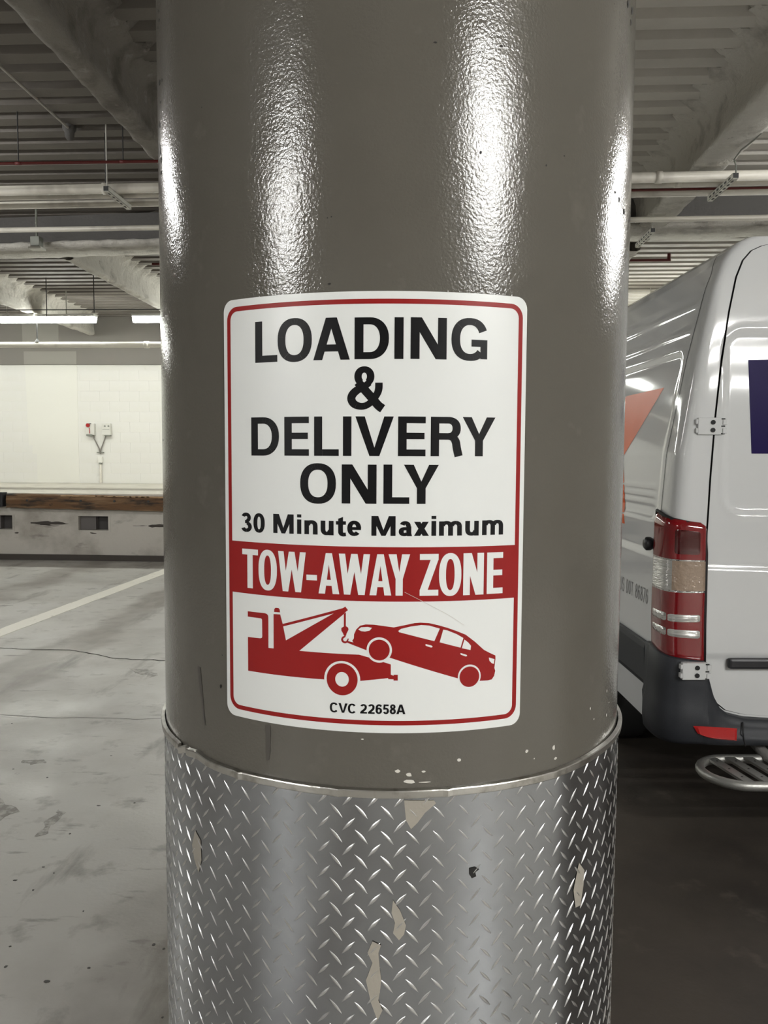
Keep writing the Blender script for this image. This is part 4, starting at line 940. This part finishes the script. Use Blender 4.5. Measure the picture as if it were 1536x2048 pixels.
# bumper
def ztop(u, f):
    if f is not None: return .785-.035*f
    for a, b in zip(T_UG[::-1], T_UG[::-1][1:]): pass
    # invert lower part of the gap curve
    low = [(q[1], q[0]) for q in T_UG if q[0] <= .72][::-1]
    return interp(u, low)-.008
def bumper(flip):
    cols = []
    for k in range(4): cols.append(('s', .205-.055*k/3))
    for k in range(1, 29): cols.append(('c', k/29))
    for k in range(50): cols.append(('r', .152+(1.0-.152)*(k/49)**1.5))
    vs = []; prof_ = [(0, -.03), (0, .012), (.006, .024), (.02, .030), (.30, .036), (.55, .042), (.62, .052), (.80, .052), (.93, .045), (.98, .03), (1, 0), (1, -.05)]
    for kd, t in cols:
        if kd == 's': zt = .78
        elif kd == 'c': zt = ztop(0, t)
        else: zt = min(.75, ztop(t, None))
        zb = .395+(.03 if kd == 's' else 0)
        for r, of in prof_:
            z = zt+(zb-zt)*r; zz = min(max(z, .40), 1.2)
            if kd == 's': p = Vector((inset(zz)-.010-of*.8, t, 0))
            elif kd == 'c': 
                p = cpt(t, .72, .010+of*.9)
            else: p = Vector((t, -.0-.010-of, 0))
            vs.append((p.x if not flip else 2-p.x, p.y, z))
    n_ = len(prof_); fs = []
    for i in range(len(cols)-1):
        for j in range(n_-1):
            q = (i*n_+j, i*n_+j+1, (i+1)*n_+j+1, (i+1)*n_+j); fs.append(q if flip else q[::-1])
    return pyd(vs, fs)
bp = obj('bumper', bumper(False), VPLAST, van, True); obj('bumper', bumper(True), VPLAST, van, True)
MB().tube([(.30, -.048, .50), (.295, -.063, .46), (.30, -.0635, .43), (.31, -.058, .402)], .003, 6).build('bumper_seam', VGAP, bp)
# red reflector on the bumper
n_ = 16; vs = []
for i in range(n_+1):
    t = i/n_
    for k, (dz, o_) in enumerate(((0, .0), (.1, .006), (.9, .006), (1, 0))):
        u = .108+.162*t+(.020*dz if t < .2 else 0)*(1-t*5)*-1; zb_, zt_ = .436-.010*t+.02*(1-t)**4, .488-.010*t
        z = zb_+(zt_-zb_)*dz
        e = 1 if 0 < i < n_ else 0
        vs.append((u, -.0625-o_*e-.0, z))
obj('reflector', pyd(vs, [(i*4+k, (i+1)*4+k, (i+1)*4+k+1, i*4+k+1) for i in range(n_) for k in range(3)]), VREDB, bp, False)['label'] = 'red rectangular reflector'
# side rub strip
mb = MB(); sec = [(.0, .772), (-.016, .768), (-.022, .745), (-.022, .60), (-.016, .578), (0, .572)]
def frub(i, j):
    v = .212+i*.06; o_, z = sec[j]; return (inset(z)-.008+o_-dside(v, z)*.6, v, z)
mb.grid(frub, 10, 6)
mb.add([frub(0, j) for j in range(6)], [tuple(range(6))]); mb.build('rub_strip', VPLAST, van, False)
mb = MB(); mb.grid(lambda i, j: (lambda v, o_, z: (inset(z)-.008+o_-.007, v, z))(1.68+i*.11, *sec[j]), 25, 6); mb.build('rub_strip', VPLAST, van)
# hinges
def hinge(u0, u1, zc, vv, label):
    h = empty('door_hinge'); h.parent = van; h.location = ((u0+u1)/2, vv, zc); W_ = (u1-u0)/2
    MB().cbox((-W_*.88, -.016, -.035), (W_*.80, .012, .035), .004).build('hinge_plate', VWHITE, h)
    for z in (-.016, .016): MB().tube([(W_*.08, -.013, z), (W_*.08, -.020, z)], .0095, 14).build('hinge_bolt', VGAP, h)
    for z in (-.018, .018):
        MB().cbox((W_*.70, -.020, z-.012), (W_*1.0, .006, z+.010), .003).build('hinge_knuckle', VWHITE, h); MB().cbox((-W_*1.0, -.014, z-.010), (-W_*.80, .010, z+.010), .003).build('hinge_knuckle', VWHITE, h)
    for z in (-.03, 0.0, .03): MB().box((W_*.62, -.0175, z-.0025), (W_*.86, -.0155, z+.0025)).build('hinge_slot', VGAP, h)
    h['label'] = label; return h
hinge(.088, .215, 1.718, .038-.012, 'white door hinge with two dark bolts, upper'); hinge(.03, .155, .715, -.046, 'white door hinge with two dark bolts, on the bumper corner')
# grab handle recess bar
hb = MB().cbox((.245, -.030, .716), (.93, -.001, .760), .010).build('handle_bar', VPLAST2, dl)
# black stop on the side
mb = MB(); mb.tube([(-.002, .205, 1.212), (-.02, .205, 1.212), (-.036, .205, 1.212), (-.046, .205, 1.212)], [.020, .030, .030, .020], 16); mb.build('door_stop', VPLAST2, van, True)
# graphics: on the side and the door, thin vinyl following the skin
def decal(polys, side, name, m_, parent=van, off=.0012):
    bm = bmesh.new()
    for p in polys:
        vs = [bm.verts.new((a, b, 0)) for a, b in p]
        for t in ([list(range(len(p)))] if len(p) == 4 else [list(q) for q in tessellate_polygon([[Vector((a, b, 0)) for a, b in p]])]):
            try: bm.faces.new([vs[i] for i in t])
            except ValueError: pass
    for ax in (0, 1):
        xs = [v.co[ax] for v in bm.verts]; x = min(xs)+.02; no = (1, 0, 0) if ax == 0 else (0, 1, 0)
        while x < max(xs):
            bmesh.ops.bisect_plane(bm, geom=list(bm.verts)+list(bm.edges)+list(bm.faces), plane_co=(x, x, 0), plane_no=no, dist=.00002); x += .02 if side != 't' else .05
    for v in bm.verts:
        a, b = v.co.x, v.co.y
        v.co = (a, v0(b)-drear(a, b)-off, b) if side == 'r' else (inset(b)-dside(a, b)-off, a, b)
    bmesh.ops.recalc_face_normals(bm, faces=bm.faces)
    return obj(name, bm, m_, parent)
decal([[(.31, 1.992), (.62, 2.0), (.62, 1.90), (.43, 1.90), (.43, 1.83), (.58, 1.83), (.58, 1.74), (.43, 1.74), (.43, 1.607), (.326, 1.607)]], 'r', 'purple_letter', PURPLE, dl)['label'] = 'dark purple vinyl letter on the rear door'
decal([[(.39, 1.905), (.785, 1.585), (.63, 1.262), (.93, 1.262), (1.13, 1.46), (1.35, 1.262), (1.72, 1.262), (1.34, 1.60), (1.68, 1.905), (1.30, 1.905), (1.12, 1.74), (.94, 1.905)]], 's', 'orange_letter', ORANGE)['label'] = 'orange vinyl letter on the side wall'
txt = 'US DOT 86876'; v = .635; pl = []
for ch in txt:
    if ch == ' ': v -= .026; continue
    w_ = .028
    for p in glyph(ch, 0, w_, .937, 1.004, .0065, .0065): pl.append([(v-a, b) for a, b in p])
    v -= .0358
decal(pl, 's', 'lettering', GREYTXT)['label'] = 'small pale grey lettering US DOT 86876'
# bumper step
st = empty('rear_step'); st.parent = van; st.location = (0, -.165, .335)
def oval(a, b, hw, n=14):
    out = [(b, -hw), (a+hw, -hw)]+[(a+hw-hw*sin(pi*k/n), -hw*cos(pi*k/n)) for k in range(1, n)]+[(a+hw, hw), (b, hw)]; return out
ov = oval(.09, .95, .138)
full = ov+[(2.0-x+.0, y) for x, y in ov[::-1]]
MB().tube([(x, y, 0) for x, y in full], .019, 12, closed=True).build('step_frame', STEPM, st, True)
for k in range(22):
    x = .155+.078*k
    if x > 1.80: break
    mb = MB(); mb.add([(x+.045, -.125, .004), (x+.085, -.125, .004), (x+.04, .125, .004), (x, .125, .004), (x+.045, -.125, .014), (x+.085, -.125, .014), (x+.04, .125, .014), (x, .125, .014)],
        [(0, 3, 2, 1), (4, 5, 6, 7), (0, 1, 5, 4), (1, 2, 6, 5), (2, 3, 7, 6), (3, 0, 4, 7)])
    sl = mb.build('step_slat', STEPM, st)
    mb = MB()
    for q in (-.08, 0, .08):
        cx, cy = x+.042-.18*q, q; mb.add([(cx+.005*cos(i*pi/3), cy+.005*sin(i*pi/3), .0145) for i in range(6)], [tuple(range(6))])
    o = mb.build('punched_holes', VGAP, sl); o['kind'] = 'stuff'
for x in (.42, 1.58): MB().tube([(x, .10, -.005), (x-.03, .19, .05), (x-.06, .30, .09)], .024, 10).build('step_arm', GIRD, st, True)
